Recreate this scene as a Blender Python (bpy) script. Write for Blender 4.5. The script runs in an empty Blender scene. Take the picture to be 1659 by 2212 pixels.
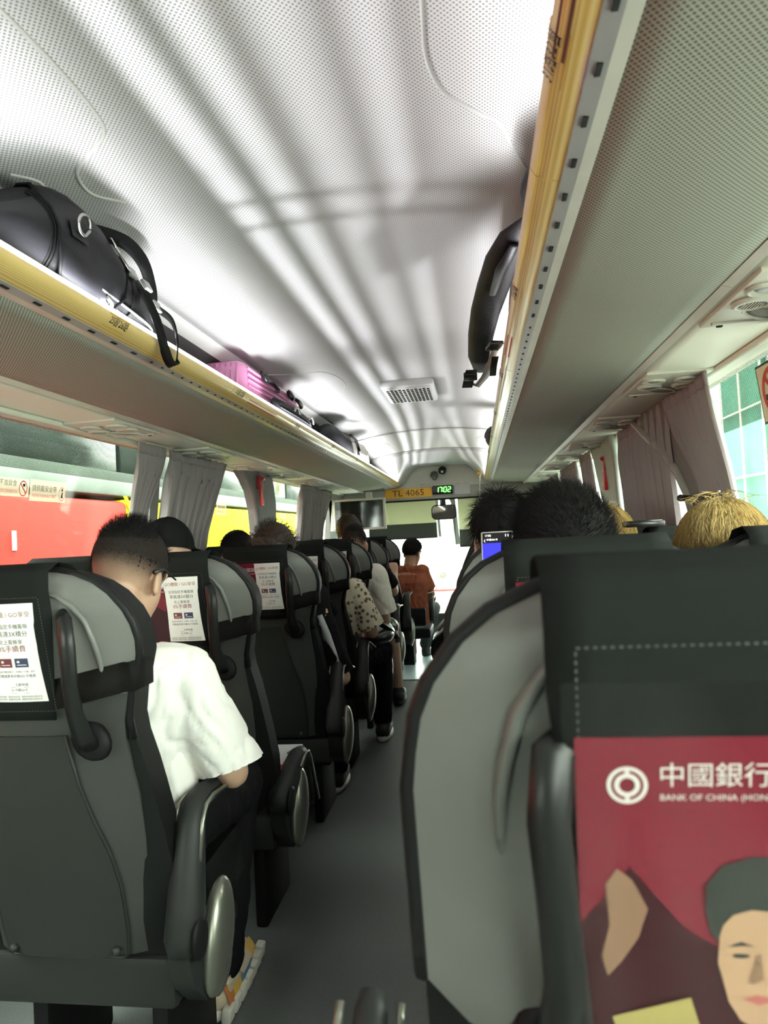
import bpy, bmesh, math, random
import numpy as np
from mathutils import Vector, Matrix, Euler, noise
C = bpy.context.scene.collection
random.seed(7); RNG = np.random.default_rng(7)
PI = math.pi
EYE = 1.22            # camera height above the bus floor
CEN = -0.345          # centre line of the bus (the camera sits right of it, over the aisle edge)

# ------------------------------------------------------------------ camera
F = 1450.0            # focal length in pixels of the 1659 x 2212 frame
def cam_basis(vx=1030.0, vy=1142.0, roll=.057):
    d = Vector(((vx-829.5)/F, -(vy-1106)/F, 1)).normalized()
    u = Vector((-roll, 1, 0)); u = (u - d*u.dot(d)).normalized()
    r = u.cross(d)
    return r, d, u     # bus right / forward / up in camera coordinates (x right, y up, z into the scene)
r_, d_, u_ = cam_basis()
rot = Matrix(((r_.x, r_.y, -r_.z), (d_.x, d_.y, -d_.z), (u_.x, u_.y, -u_.z)))
cd = bpy.data.cameras.new('camera'); cam = bpy.data.objects.new('camera', cd); C.objects.link(cam)
cam.matrix_world = Matrix.Translation((0, 0, EYE)) @ rot.to_4x4()
cd.sensor_fit = 'VERTICAL'; cd.sensor_height = 36; cd.sensor_width = 27
cd.lens = F/2212*36; cd.clip_start = .02
cd.dof.use_dof = True; cd.dof.focus_distance = 2.6; cd.dof.aperture_fstop = 6.4
sc = bpy.context.scene
sc.camera = cam
sc.view_settings.view_transform = 'Standard'; sc.view_settings.look = 'None'
sc.view_settings.gamma = 1; sc.view_settings.use_curve_mapping = False
sc.view_settings.exposure = 1.3
sc.cycles.use_denoising = True
sc.cycles.max_bounces = 10; sc.cycles.transparent_max_bounces = 16
sc.cycles.sample_clamp_indirect = 6
# ------------------------------------------------------------------ daylight
w = bpy.data.worlds.new('sky'); sc.world = w; w.use_nodes = True
bg = w.node_tree.nodes['Background']
bg.inputs[0].default_value = (.975, 1.0, .95, 1); bg.inputs[1].default_value = 8.5

def add_light(name, loc, target, sx, sy, power, color, spread):
    l = bpy.data.lights.new(name, 'AREA'); l.shape = 'RECTANGLE'; l.size = sx; l.size_y = sy
    l.energy = power; l.color = color; l.spread = math.radians(spread)
    o = bpy.data.objects.new(name, l); C.objects.link(o); o.location = loc
    dz = -(Vector(target)-Vector(loc)).normalized()
    y = Vector((0, 1, 0)); x = y.cross(dz).normalized(); y = dz.cross(x)
    o.matrix_world = Matrix.Translation(loc) @ Matrix((x, y, dz)).transposed().to_4x4()
    return o
# the lamps in the top of both luggage rack rails shine up through a slatted cover on to the ceiling
LAMP = (.97, .98, 1.0)
for s, rays in ((-1, ((-.04, 6.5, 95), (.28, 1.0, 12), (.40, .9, 9), (.53, .7, 8), (.68, .6, 8), (.84, .5, 7))), (1, ((-.04, 6.5, 95), (.28, .4, 12), (.40, .3, 9)))):
    x0 = CEN + s*.487
    for dx, pw, sp in rays:
        add_light('rail_lamp', (x0, 3.3, EYE+.575), (x0 - s*dx, 3.3, EYE+.87), .012, 8.0, pw, LAMP, sp)

# ------------------------------------------------------------------ materials
M = {}
def mat(name, col, rough=.6, metal=0, spec=.5, coat=0, var=0, vscale=8, bump=0, bscale=60, emit=None, es=0, sheen=0, trans=0, alpha=1):
    m = bpy.data.materials.new(name); m.use_nodes = True; nt = m.node_tree; b = nt.nodes['Principled BSDF']
    b.inputs['Base Color'].default_value = (*col, 1); b.inputs['Roughness'].default_value = rough
    b.inputs['Metallic'].default_value = metal; b.inputs['Specular IOR Level'].default_value = spec
    b.inputs['Coat Weight'].default_value = coat; b.inputs['Coat Roughness'].default_value = .12
    b.inputs['Sheen Weight'].default_value = sheen; b.inputs['Transmission Weight'].default_value = trans
    b.inputs['Alpha'].default_value = alpha
    if emit: b.inputs['Emission Color'].default_value = (*emit, 1); b.inputs['Emission Strength'].default_value = es
    tc = nt.nodes.new('ShaderNodeTexCoord')
    if var:
        n = nt.nodes.new('ShaderNodeTexNoise'); n.inputs['Scale'].default_value = vscale; n.inputs['Detail'].default_value = 4
        nt.links.new(tc.outputs['Object'], n.inputs['Vector'])
        r = nt.nodes.new('ShaderNodeMapRange'); r.inputs[1].default_value = .3; r.inputs[2].default_value = .7
        r.inputs[3].default_value = 1-var; r.inputs[4].default_value = 1+var
        nt.links.new(n.outputs['Fac'], r.inputs[0])
        mx = nt.nodes.new('ShaderNodeVectorMath'); mx.operation = 'SCALE'; mx.inputs[0].default_value = col
        nt.links.new(r.outputs[0], mx.inputs['Scale']); nt.links.new(mx.outputs[0], b.inputs['Base Color'])
    if bump:
        n = nt.nodes.new('ShaderNodeTexNoise'); n.inputs['Scale'].default_value = bscale; n.inputs['Detail'].default_value = 3
        nt.links.new(tc.outputs['Object'], n.inputs['Vector'])
        bp = nt.nodes.new('ShaderNodeBump'); bp.inputs['Strength'].default_value = bump; bp.inputs['Distance'].default_value = .004
        nt.links.new(n.outputs['Fac'], bp.inputs['Height']); nt.links.new(bp.outputs[0], b.inputs['Normal'])
    M[name] = m; return m
def dots(name, col, dark, pitch, radius, rough=.7, ang=45):
    """sheet punched with a regular grid of small holes"""
    m = mat(name, col, rough, spec=.3); nt = m.node_tree; b = nt.nodes['Principled BSDF']
    tc = nt.nodes.new('ShaderNodeTexCoord'); mp = nt.nodes.new('ShaderNodeMapping')
    mp.inputs['Rotation'].default_value = (0, 0, math.radians(ang))
    v = nt.nodes.new('ShaderNodeTexVoronoi'); v.voronoi_dimensions = '2D'; v.inputs['Randomness'].default_value = 0
    v.inputs['Scale'].default_value = 1/pitch
    nt.links.new(tc.outputs['Object'], mp.inputs[0]); nt.links.new(mp.outputs[0], v.inputs['Vector'])
    r = nt.nodes.new('ShaderNodeMapRange'); r.inputs[1].default_value = radius-.09; r.inputs[2].default_value = radius+.09
    nt.links.new(v.outputs['Distance'], r.inputs[0])
    mx = nt.nodes.new('ShaderNodeMix'); mx.data_type = 'RGBA'
    mx.inputs[6].default_value = (*dark, 1); mx.inputs[7].default_value = (*col, 1)
    nt.links.new(r.outputs[0], mx.inputs[0]); nt.links.new(mx.outputs[2], b.inputs['Base Color'])
    return m, r
def glassy(name, tint=(1, 1, 1), gloss=.06, film=False, pitch=.006, radius=.3):
    m = bpy.data.materials.new(name); m.use_nodes = True; nt = m.node_tree; nt.nodes.clear()
    out = nt.nodes.new('ShaderNodeOutputMaterial'); t = nt.nodes.new('ShaderNodeBsdfTransparent'); g = nt.nodes.new('ShaderNodeBsdfGlossy')
    t.inputs[0].default_value = (*tint, 1); g.inputs['Roughness'].default_value = .03
    mx = nt.nodes.new('ShaderNodeMixShader'); mx.inputs[0].default_value = gloss
    nt.links.new(t.outputs[0], mx.inputs[1]); nt.links.new(g.outputs[0], mx.inputs[2])
    last = mx
    if film:
        tc = nt.nodes.new('ShaderNodeTexCoord'); mp = nt.nodes.new('ShaderNodeMapping'); mp.inputs['Rotation'].default_value = (0, PI/2, 0)
        rt = nt.nodes.new('ShaderNodeMapping'); rt.inputs['Rotation'].default_value = (0, 0, PI/4)
        v = nt.nodes.new('ShaderNodeTexVoronoi'); v.voronoi_dimensions = '2D'; v.inputs['Randomness'].default_value = 0; v.inputs['Scale'].default_value = 1/pitch
        r = nt.nodes.new('ShaderNodeMapRange'); r.inputs[1].default_value = radius-.05; r.inputs[2].default_value = radius+.05
        d = nt.nodes.new('ShaderNodeBsdfDiffuse'); d.inputs[0].default_value = (.02, .022, .02, 1)
        m2 = nt.nodes.new('ShaderNodeMixShader')
        nt.links.new(tc.outputs['Object'], mp.inputs[0]); nt.links.new(mp.outputs[0], rt.inputs[0]); nt.links.new(rt.outputs[0], v.inputs['Vector'])
        nt.links.new(v.outputs['Distance'], r.inputs[0]); nt.links.new(r.outputs[0], m2.inputs[0])
        nt.links.new(mx.outputs[0], m2.inputs[1]); nt.links.new(d.outputs[0], m2.inputs[2]); last = m2
    nt.links.new(last.outputs[0], out.inputs[0]); M[name] = m; return m

mat('floor', (.115, .125, .118), .42, spec=.45, var=.25, vscale=240, bump=.12, bscale=400)
dots('headliner', (.66, .66, .66), (.27, .27, .27), .0075, .30)
dots('rack_panel', (.40, .415, .345), (.10, .105, .09), .0062, .33)
mat('liner_plain', (.60, .60, .58), .6, spec=.3, bump=.05)
mat('air_panel', (.76, .78, .66), .55, spec=.4, bump=.06, bscale=300)
mat('light_plastic', (.60, .61, .51), .4, spec=.5)
mat('trim_grey', (.58, .58, .51), .4, spec=.5, var=.08)
mat('strip_grey', (.36, .37, .36), .35, spec=.5)
mat('white_trim', (.72, .73, .72), .4)
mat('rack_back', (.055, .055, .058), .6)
mat('slot_black', (.006, .006, .006), .8)
mat('pillar_grey', (.15, .153, .145), .6, var=.06)
mat('pillar_light', (.33, .35, .31), .55)
mat('wall_dark', (.05, .052, .05), .7)
mat('led', (.9, .9, .9), .5, emit=(1, 1, 1), es=3)
mat('shell_lit', (.13, .132, .12), .36, spec=.35, bump=.10, bscale=600, var=.05)
mat('shell_shaded', (.040, .042, .038), .45, spec=.3, bump=.1, bscale=600)  # same shell plastic: light on the headrest, shade below, put into two colours
mat('panel_grey', (.026, .028, .025), .55, spec=.15, bump=.15, bscale=800)
mat('pad_black', (.007, .0075, .007), .5, spec=.18, bump=.1, bscale=300)
mat('piping', (.008, .008, .008), .5, spec=.2)
mat('cover_cloth', (.012, .0135, .0125), .85, spec=.06, bump=.2, bscale=900)
mat('tape', (.009, .0085, .008), .8, spec=.08)
mat('pocket', (.03, .031, .031), .12, spec=.6)
mat('handle', (.010, .0105, .010), .38, spec=.3)
mat('arm_grey', (.020, .021, .020), .5, spec=.25)
mat('arm_black', (.008, .008, .0085), .55, spec=.15)
mat('silver', (.26, .26, .215), .34, metal=.8)
mat('steel', (.62, .62, .60), .22, metal=1)
mat('paper', (.74, .74, .70), .5)
mat('ink', (.03, .025, .025), .6)
mat('ink_red', (.20, .02, .03), .6)
mat('maroon', (.15, .016, .028), .25, spec=.6)
mat('maroon_dark', (.035, .008, .011), .3)
mat('print_white', (.55, .50, .49), .4)
mat('print_skin', (.36, .22, .14), .4)
mat('print_skin_shade', (.20, .115, .075), .4)
mat('print_hair', (.030, .032, .028), .4)
mat('print_lips', (.35, .10, .09), .4)
mat('print_gold', (.30, .24, .09), .4)
mat('card_red', (.16, .04, .05), .4); mat('card_blue', (.04, .05, .10), .4)
mat('skin', (.50, .315, .215), .5, spec=.4, var=.06, vscale=20)
mat('skin_dark', (.34, .19, .115), .5, spec=.4, var=.06, vscale=20)
mat('hair_black', (.0065, .0058, .0055), .7, spec=.12)
mat('hair_brown', (.030, .019, .012), .45, spec=.4)
mat('hair_blonde', (.46, .32, .12), .5, spec=.3)
mat('hair_blonde_dark', (.17, .11, .042), .6, spec=.2, var=.3, vscale=50)
mat('cap_black', (.010, .011, .0105), .9, spec=.05)
mat('tee_white', (.86, .84, .79), .85, spec=.2, bump=.15, bscale=300)
mat('tee_cream', (.70, .67, .57), .85, spec=.2, bump=.15, bscale=300)
mat('cloth_black', (.009, .009, .0095), .9, spec=.05)
mat('cloth_shiny', (.014, .014, .016), .3, spec=.6)
mat('cloth_grey', (.055, .062, .058), .7)
mat('polo_brown', (.30, .085, .045), .8, spec=.2)
mat('jeans_dark', (.035, .043, .043), .8)
mat('eye_white', (.75, .73, .70), .3); mat('eye_dark', (.01, .008, .007), .2)
mat('lips', (.33, .14, .11), .5)
mat('curtain', (.37, .345, .335), .85, spec=.15, bump=.1, bscale=500)
nt = M['curtain'].node_tree; tr_ = nt.nodes.new('ShaderNodeBsdfTranslucent'); tr_.inputs[0].default_value = (.40, .36, .34, 1); mx_ = nt.nodes.new('ShaderNodeMixShader'); mx_.inputs[0].default_value = .16
nt.links.new(nt.nodes['Principled BSDF'].outputs[0], mx_.inputs[1]); nt.links.new(tr_.outputs[0], mx_.inputs[2]); nt.links.new(mx_.outputs[0], nt.nodes['Material Output'].inputs[0])
mat('hammer_red', (.42, .03, .035), .35)
mat('bag_black', (.010, .010, .012), .55, spec=.25, bump=.25, bscale=120)
mat('bag_leather', (.013, .013, .016), .45, spec=.3, bump=.1, bscale=200)
mat('strap_black', (.009, .009, .0095), .6, spec=.15, bump=.2, bscale=500)
mat('suitcase_pink', (.62, .24, .44), .4)
mat('pale_fabric', (.55, .56, .56), .8)
mat('bezel_white', (.66, .67, .62), .4)
mat('screen_dark', (.012, .015, .015), .08, spec=.6)
mat('plate_yellow', (.80, .42, .03), .45)
mat('clock_black', (.008, .008, .008), .25)
mat('led_green', (.1, .8, .1), .5, emit=(.12, 1, .10), es=2.2)
mat('phone_screen', (.02, .02, .3), .2, emit=(.02, .02, .75), es=1.0)
mat('phone_white', (.7, .7, .7), .4, emit=(1, 1, 1), es=.8)
mat('blind_pale', (.58, .60, .48), .8)
mat('blind_grey', (.085, .095, .09), .8)
mat('header_grey', (.62, .63, .55), .6, bump=.06, bscale=200)
mat('header_low', (.34, .35, .31), .6)
mat('mirror_glass', (.85, .85, .85), .03, metal=1)
mat('cam_black', (.02, .02, .02), .25)
mat('shoe_white', (.66, .63, .56), .6); mat('shoe_beige', (.50, .42, .30), .8, bump=.3, bscale=300)
mat('shoe_yellow', (.62, .36, .05), .6); mat('shoe_blue', (.04, .14, .24), .6); mat('shoe_orange', (.50, .17, .05), .6)
mat('shoe_black', (.012, .012, .012), .6); mat('sole_black', (.008, .008, .008), .7)
mat('red_plastic', (.60, .02, .03), .35)
mat('bus_red', (.33, .021, .014), .7, spec=.08, var=.06, vscale=1.2); mat('bus_yellow', (.42, .36, .004), .7, spec=.08)
mat('bus_band', (.085, .105, .085), .6, var=.2, vscale=3); mat('bus_glass', (.03, .04, .035), .15, spec=.6)
mat('asphalt', (.28, .28, .27), .9, var=.1)
mat('building_white', (.78, .80, .78), .8); mat('net_green', (.014, .085, .054), .8, var=.2, vscale=2)
mat('window_pale', (.20, .30, .28), .2); mat('sign_yellow', (.62, .56, .12), .6)
mat('bamboo', (.55, .50, .35), .8); mat('concrete', (.32, .34, .31), .9, var=.3, vscale=.6)
mat('concrete_dark', (.10, .11, .10), .9, var=.3, vscale=.8)
mat('sticker_red', (.62, .03, .03), .5); mat('sticker_cream', (.70, .62, .42), .5); mat('sticker_ink', (.04, .03, .02), .6)
mat('sticker_yellow', (.60, .34, .01), .4)
mat('cable_white', (.72, .70, .60), .5)
mat('van_white', (.80, .82, .82), .3)
mat('cyan_floor', (.45, .60, .62), .3)
glassy('glass', (.95, 1.0, .96), .035); glassy('film', (.95, 1, .96), .03, True, .0052, .345)
glassy('clear_plastic', (.97, .97, .95), .04)
glassy('sheet_plastic', (.80, .86, .80), .10)
def translucent(name, col, fac):
    nt = M[name].node_tree; t_ = nt.nodes.new('ShaderNodeBsdfTranslucent'); t_.inputs[0].default_value = (*col, 1); x_ = nt.nodes.new('ShaderNodeMixShader'); x_.inputs[0].default_value = fac
    nt.links.new(nt.nodes['Principled BSDF'].outputs[0], x_.inputs[1]); nt.links.new(t_.outputs[0], x_.inputs[2]); nt.links.new(x_.outputs[0], nt.nodes['Material Output'].inputs[0])
translucent('blind_pale', (.58, .59, .45), .5); translucent('blind_grey', (.16, .17, .15), .4)
mat('sticker_clear', (.62, .60, .45), .4); nt = M['sticker_clear'].node_tree; t_ = nt.nodes.new('ShaderNodeBsdfTransparent'); x_ = nt.nodes.new('ShaderNodeMixShader'); x_.inputs[0].default_value = .45
translucent('sticker_clear', (.62, .60, .45), .5); lk = nt.nodes['Material Output'].inputs[0].links[0].from_socket
nt.links.new(lk, x_.inputs[1]); nt.links.new(t_.outputs[0], x_.inputs[2]); nt.links.new(x_.outputs[0], nt.nodes['Material Output'].inputs[0])
# translucent amber rail with fine lengthwise ribs
m = mat('gold_rail', (.60, .40, .10), .28, coat=.5, spec=.6); nt = m.node_tree; b = nt.nodes['Principled BSDF']
tc = nt.nodes.new('ShaderNodeTexCoord'); wv = nt.nodes.new('ShaderNodeTexWave'); wv.bands_direction = 'Z'; wv.inputs['Scale'].default_value = 130
nt.links.new(tc.outputs['Object'], wv.inputs['Vector'])
mx = nt.nodes.new('ShaderNodeMix'); mx.data_type = 'RGBA'; mx.inputs[6].default_value = (.70, .47, .12, 1); mx.inputs[7].default_value = (.88, .70, .30, 1)
nt.links.new(wv.outputs['Fac'], mx.inputs[0]); nt.links.new(mx.outputs[2], b.inputs['Base Color'])
# clipped hair: its density thins out towards the nape
def stubble():
    m = bpy.data.materials.new('stubble'); m.use_nodes = True; nt = m.node_tree; b = nt.nodes['Principled BSDF']; b.inputs['Base Color'].default_value = (.018, .014, .012, 1); b.inputs['Roughness'].default_value = .8; b.inputs['Specular IOR Level'].default_value = .1
    tc = nt.nodes.new('ShaderNodeTexCoord'); sp = nt.nodes.new('ShaderNodeSeparateXYZ'); nt.links.new(tc.outputs['Object'], sp.inputs[0])
    n = nt.nodes.new('ShaderNodeTexNoise'); n.inputs['Scale'].default_value = 300; nt.links.new(tc.outputs['Object'], n.inputs['Vector'])
    r = nt.nodes.new('ShaderNodeMapRange'); r.interpolation_type = 'SMOOTHSTEP'; r.inputs[1].default_value = -.080; r.inputs[2].default_value = .040; nt.links.new(sp.outputs[2], r.inputs[0])
    a = nt.nodes.new('ShaderNodeMath'); a.operation = 'MULTIPLY_ADD'; a.inputs[1].default_value = .5; a.inputs[2].default_value = -.25; nt.links.new(n.outputs['Fac'], a.inputs[0])
    q = nt.nodes.new('ShaderNodeMath'); q.operation = 'ADD'; nt.links.new(a.outputs[0], q.inputs[0]); nt.links.new(r.outputs[0], q.inputs[1])
    k = nt.nodes.new('ShaderNodeMath'); k.operation = 'MULTIPLY'; k.use_clamp = True; nt.links.new(q.outputs[0], k.inputs[0]); nt.links.new(r.outputs[0], k.inputs[1])
    nt.links.new(k.outputs[0], b.inputs['Alpha']); M['stubble'] = m
stubble()
# floral shirt
m = mat('floral', (.62, .56, .40), .85); nt = m.node_tree; b = nt.nodes['Principled BSDF']
tc = nt.nodes.new('ShaderNodeTexCoord'); vo = nt.nodes.new('ShaderNodeTexVoronoi'); vo.inputs['Scale'].default_value = 38
nt.links.new(tc.outputs['Object'], vo.inputs['Vector'])
cr = nt.nodes.new('ShaderNodeValToRGB'); cr.color_ramp.elements[0].color = (.12, .09, .05, 1); cr.color_ramp.elements[0].position = .30
cr.color_ramp.elements[1].color = (.66, .60, .44, 1); cr.color_ramp.elements[1].position = .46
nt.links.new(vo.outputs['Distance'], cr.inputs[0]); nt.links.new(cr.outputs[0], b.inputs['Base Color'])

# ------------------------------------------------------------------ mesh helpers
def V(*a): return Vector(a)
class MB:
    def __init__(s): s.v = []; s.f = []; s.mi = []; s.mats = []; s.cur = 0
    def use(s, name):
        if name not in s.mats: s.mats.append(name)
        s.cur = s.mats.index(name); return s
    def add(s, vs, fs):
        o = len(s.v); s.v += [tuple(p) for p in vs]
        for f in fs: s.f.append([i+o for i in f]); s.mi.append(s.cur)
        return s
    def box(s, c, d, r=None, bev=0):
        """box centred at c, full size d, optional rotation matrix, optional chamfer"""
        x, y, z = d[0]/2, d[1]/2, d[2]/2; R = r or Matrix.Identity(3); c = Vector(c)
        if not bev:
            vs = [c + R @ V(a*x, b*y, e*z) for e in (-1, 1) for b in (-1, 1) for a in (-1, 1)]
            return s.add(vs, [(0, 2, 3, 1), (4, 5, 7, 6), (0, 1, 5, 4), (2, 6, 7, 3), (0, 4, 6, 2), (1, 3, 7, 5)])
        bm = bmesh.new(); bmesh.ops.create_cube(bm, size=1)
        for v in bm.verts: v.co = V(v.co.x*d[0], v.co.y*d[1], v.co.z*d[2])
        bmesh.ops.bevel(bm, geom=list(bm.edges), offset=bev, segments=2, affect='EDGES', profile=.5)
        bm.verts.index_update()
        s.add([c + R @ v.co for v in bm.verts], [[v.index for v in f.verts] for f in bm.faces]); bm.free(); return s
    def tube(s, pts, r, n=8, cap=True, closed=False, flat=1.0, up=None):
        pts = [Vector(p) for p in pts]; k = len(pts); rs = r if isinstance(r, (list, tuple)) else [r]*k
        vs = []; prev = None
        for i, p in enumerate(pts):
            a = pts[(i-1) % k] if (closed or i) else p; b = pts[(i+1) % k] if (closed or i < k-1) else p
            t = (b-a).normalized()
            if up is not None: nrm = Vector(up)
            else: nrm = prev if prev is not None else (V(0, 0, 1) if abs(t.z) < .9 else V(1, 0, 0))
            nrm = (nrm - t*nrm.dot(t))
            if nrm.length < 1e-6: nrm = t.orthogonal()
            nrm.normalize(); prev = nrm; bi = t.cross(nrm)
            for j in range(n):
                an = 2*PI*j/n; vs.append(p + nrm*math.cos(an)*rs[i]*flat + bi*math.sin(an)*rs[i])
        fs = []; m = k if closed else k-1
        for i in range(m):
            for j in range(n):
                i2 = (i+1) % k; fs.append((i*n+j, i*n+(j+1) % n, i2*n+(j+1) % n, i2*n+j))
        if cap and not closed: fs.append(list(range(n-1, -1, -1))); fs.append([(k-1)*n+j for j in range(n)])
        return s.add(vs, fs)
    def ribbon(s, pts, wdir, width, th=.002):
        """flat strap along pts: wdir = direction of its width (one vector or one for each point)"""
        pts = [Vector(p) for p in pts]; k = len(pts); vs = []
        for i, p in enumerate(pts):
            t = (pts[min(i+1, k-1)]-pts[max(i-1, 0)]).normalized()
            wd = Vector(wdir[i] if isinstance(wdir[0], (tuple, list, Vector)) else wdir); wd = (wd - t*wd.dot(t)).normalized(); nn = t.cross(wd)
            wi = width[i] if isinstance(width, (list, tuple)) else width
            for a, b in ((-1, -1), (1, -1), (1, 1), (-1, 1)): vs.append(p + wd*a*wi/2 + nn*b*th/2)
        fs = [(0, 1, 2, 3), [4*(k-1)+j for j in (3, 2, 1, 0)]]
        for i in range(k-1):
            for j in range(4): fs.append((4*i+j, 4*i+4+j, 4*i+4+(j+1) % 4, 4*i+(j+1) % 4))
        return s.add(vs, fs)
    def loft(s, rings, cap=True, closed=False):
        n = len(rings[0]); k = len(rings); vs = [p for r in rings for p in r]; fs = []
        for i in range(k if closed else k-1):
            for j in range(n):
                i2 = (i+1) % k; fs.append((i*n+j, i*n+(j+1) % n, i2*n+(j+1) % n, i2*n+j))
        if cap and not closed: fs.append(list(range(n-1, -1, -1))); fs.append([(k-1)*n+j for j in range(n)])
        return s.add(vs, fs)
    def grid(s, fn, nu, nv):
        vs = [fn(i/nu, j/nv) for j in range(nv+1) for i in range(nu+1)]
        return s.add(vs, [(j*(nu+1)+i, j*(nu+1)+i+1, (j+1)*(nu+1)+i+1, (j+1)*(nu+1)+i) for j in range(nv) for i in range(nu)])
    def sheet(s, fn, nu, nv, th):
        """grid with thickness: fn(u,v) -> point ; th = offset vector"""
        th = Vector(th); a = [Vector(fn(i/nu, j/nv)) for j in range(nv+1) for i in range(nu+1)]; n = len(a); W = nu+1
        vs = a + [p+th for p in a]; fs = []
        for j in range(nv):
            for i in range(nu):
                q = (j*W+i, j*W+i+1, (j+1)*W+i+1, (j+1)*W+i); fs.append(q); fs.append(tuple(x+n for x in reversed(q)))
        rim = [i for i in range(W)] + [j*W+nu for j in range(1, nv+1)] + [nv*W+i for i in range(nu-1, -1, -1)] + [j*W for j in range(nv-1, 0, -1)]
        for i in range(len(rim)):
            a0, b0 = rim[i], rim[(i+1) % len(rim)]; fs.append((b0, a0, a0+n, b0+n))
        return s.add(vs, fs)
    def prism(s, poly, th):
        """polygon of 3D points extruded by vector th"""
        th = Vector(th); a = [Vector(p) for p in poly]; n = len(a)
        fs = [list(range(n)), [n+i for i in range(n-1, -1, -1)]] + [((i+1) % n, i, n+i, n+(i+1) % n) for i in range(n)]
        return s.add(a+[p+th for p in a], fs)
    def ell(s, c, r, R=None, nu=16, nv=10):
        R = R or Matrix.Identity(3); c = Vector(c); vs = [c + R @ V(0, 0, -r[2])]
        for j in range(1, nv):
            t = -PI/2 + PI*j/nv
            for i in range(nu):
                a = 2*PI*i/nu; vs.append(c + R @ V(r[0]*math.cos(t)*math.cos(a), r[1]*math.cos(t)*math.sin(a), r[2]*math.sin(t)))
        vs.append(c + R @ V(0, 0, r[2])); fs = []
        for i in range(nu): fs.append((0, 1+(i+1) % nu, 1+i))
        for j in range(nv-2):
            for i in range(nu): fs.append((1+j*nu+i, 1+j*nu+(i+1) % nu, 1+(j+1)*nu+(i+1) % nu, 1+(j+1)*nu+i))
        L = len(vs)-1
        for i in range(nu): fs.append((L, 1+(nv-2)*nu+i, 1+(nv-2)*nu+(i+1) % nu))
        return s.add(vs, fs)
    def lathe(s, prof, c, axis=(0, 0, 1), n=20, flat=(1, 1)):
        """prof: list of (radius, height along axis)"""
        ax = Vector(axis).normalized(); e1 = ax.orthogonal().normalized(); e2 = ax.cross(e1); c = Vector(c)
        rings = [[c + ax*h + (e1*math.cos(2*PI*j/n)*flat[0] + e2*math.sin(2*PI*j/n)*flat[1])*max(r, 1e-4) for j in range(n)] for r, h in prof]
        return s.loft(rings)
    def cap(s, a, b, ra, rb, n=12):
        """tapered capsule"""
        a, b = Vector(a), Vector(b); t = (b-a); L = t.length; t = t/L if L > 1e-6 else V(0, 0, 1)
        pts = []; rs = []
        for k in (0, .35, .7): pts.append(a - t*ra*math.cos(k*PI/2)); rs.append(max(ra*math.sin(k*PI/2), ra*.05))
        pts.append(a); rs.append(ra); pts.append(b); rs.append(rb)
        for k in (.7, .35, 0): pts.append(b + t*rb*math.cos(k*PI/2)); rs.append(max(rb*math.sin(k*PI/2), rb*.05))
        return s.tube(pts, rs, n)
    def build(s, name, mats=None, parent=None, smooth=True, org=None, auto=None):
        me = bpy.data.meshes.new(name); P = Vector(org) if org else V(0, 0, 0)
        root = parent
        while root is not None and org is None:
            if root.parent is None: P = Vector(root.location); break
            root = root.parent
        me.from_pydata([tuple(Vector(p)-P) for p in s.v], [], s.f)
        names = s.mats if s.mats else [mats]
        for n in names: me.materials.append(M[n])
        if s.mats: me.polygons.foreach_set('material_index', s.mi)
        if smooth:
            me.polygons.foreach_set('use_smooth', [True]*len(s.f))
            if auto is not None:
                try: me.set_sharp_from_angle(angle=math.radians(auto))
                except Exception: pass
        me.update()
        o = bpy.data.objects.new(name, me); C.objects.link(o)
        if parent: o.parent = parent
        elif org: o.location = P
        return o
def thing(name, label, cat, loc=(0, 0, 0), group=None):
    o = bpy.data.objects.new(name, None); C.objects.link(o); o.location = loc; o.empty_display_size = .05
    o['label'] = label; o['category'] = cat
    if group: o['group'] = group
    return o
def tag(o, label, cat, group=None):
    o['label'] = label; o['category'] = cat
    if group: o['group'] = group
    return o
def struct(o): o['kind'] = 'structure'; return o
_txt = {}
def text_mesh(body, size=1.0, align='CENTER', sx=1.0):
    k = (body, align)
    if k not in _txt:
        cu = bpy.data.curves.new('t', 'FONT'); cu.body = body; cu.size = 1; cu.align_x = align; cu.align_y = 'CENTER'; cu.resolution_u = 2
        ob = bpy.data.objects.new('t', cu); C.objects.link(ob)
        dg = bpy.context.evaluated_depsgraph_get(); dg.update()
        me = bpy.data.meshes.new_from_object(ob.evaluated_get(dg))
        _txt[k] = ([tuple(v.co) for v in me.vertices], [list(p.vertices) for p in me.polygons])
        bpy.data.objects.remove(ob); bpy.data.meshes.remove(me); bpy.data.curves.remove(cu)
    vs, fs = _txt[k]
    return [(x*size*sx, y*size) for x, y, z in vs], fs
def put_text(mb, body, size, fn, a, b, align='CENTER', sx=1.0):
    """fn maps flat (a,b) to a point"""
    vs, fs = text_mesh(body, size, align, sx); mb.add([fn(a+x, b+y) for x, y in vs], fs)
def put_rect(mb, fn, a, b, wd, ht, n=1):
    mb.grid(lambda u, v: fn(a-wd/2+u*wd, b-ht/2+v*ht), n, 1)
def put_disc(mb, fn, a, b, ra, rb=None, n=24, ri=0, ang=(0, 2*PI)):
    rb = rb or ra; vs = []; fs = []
    for i in range(n+1):
        t = ang[0]+(ang[1]-ang[0])*i/n; vs += [fn(a+ra*math.cos(t), b+rb*math.sin(t)), fn(a+ri*ra*math.cos(t), b+ri*rb*math.sin(t))]
    for i in range(n): fs.append((2*i, 2*i+2, 2*i+3, 2*i+1))
    mb.add(vs, fs)
def put_poly(mb, fn, pts):
    mb.add([fn(a, b) for a, b in pts], [list(range(len(pts)))])
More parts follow.
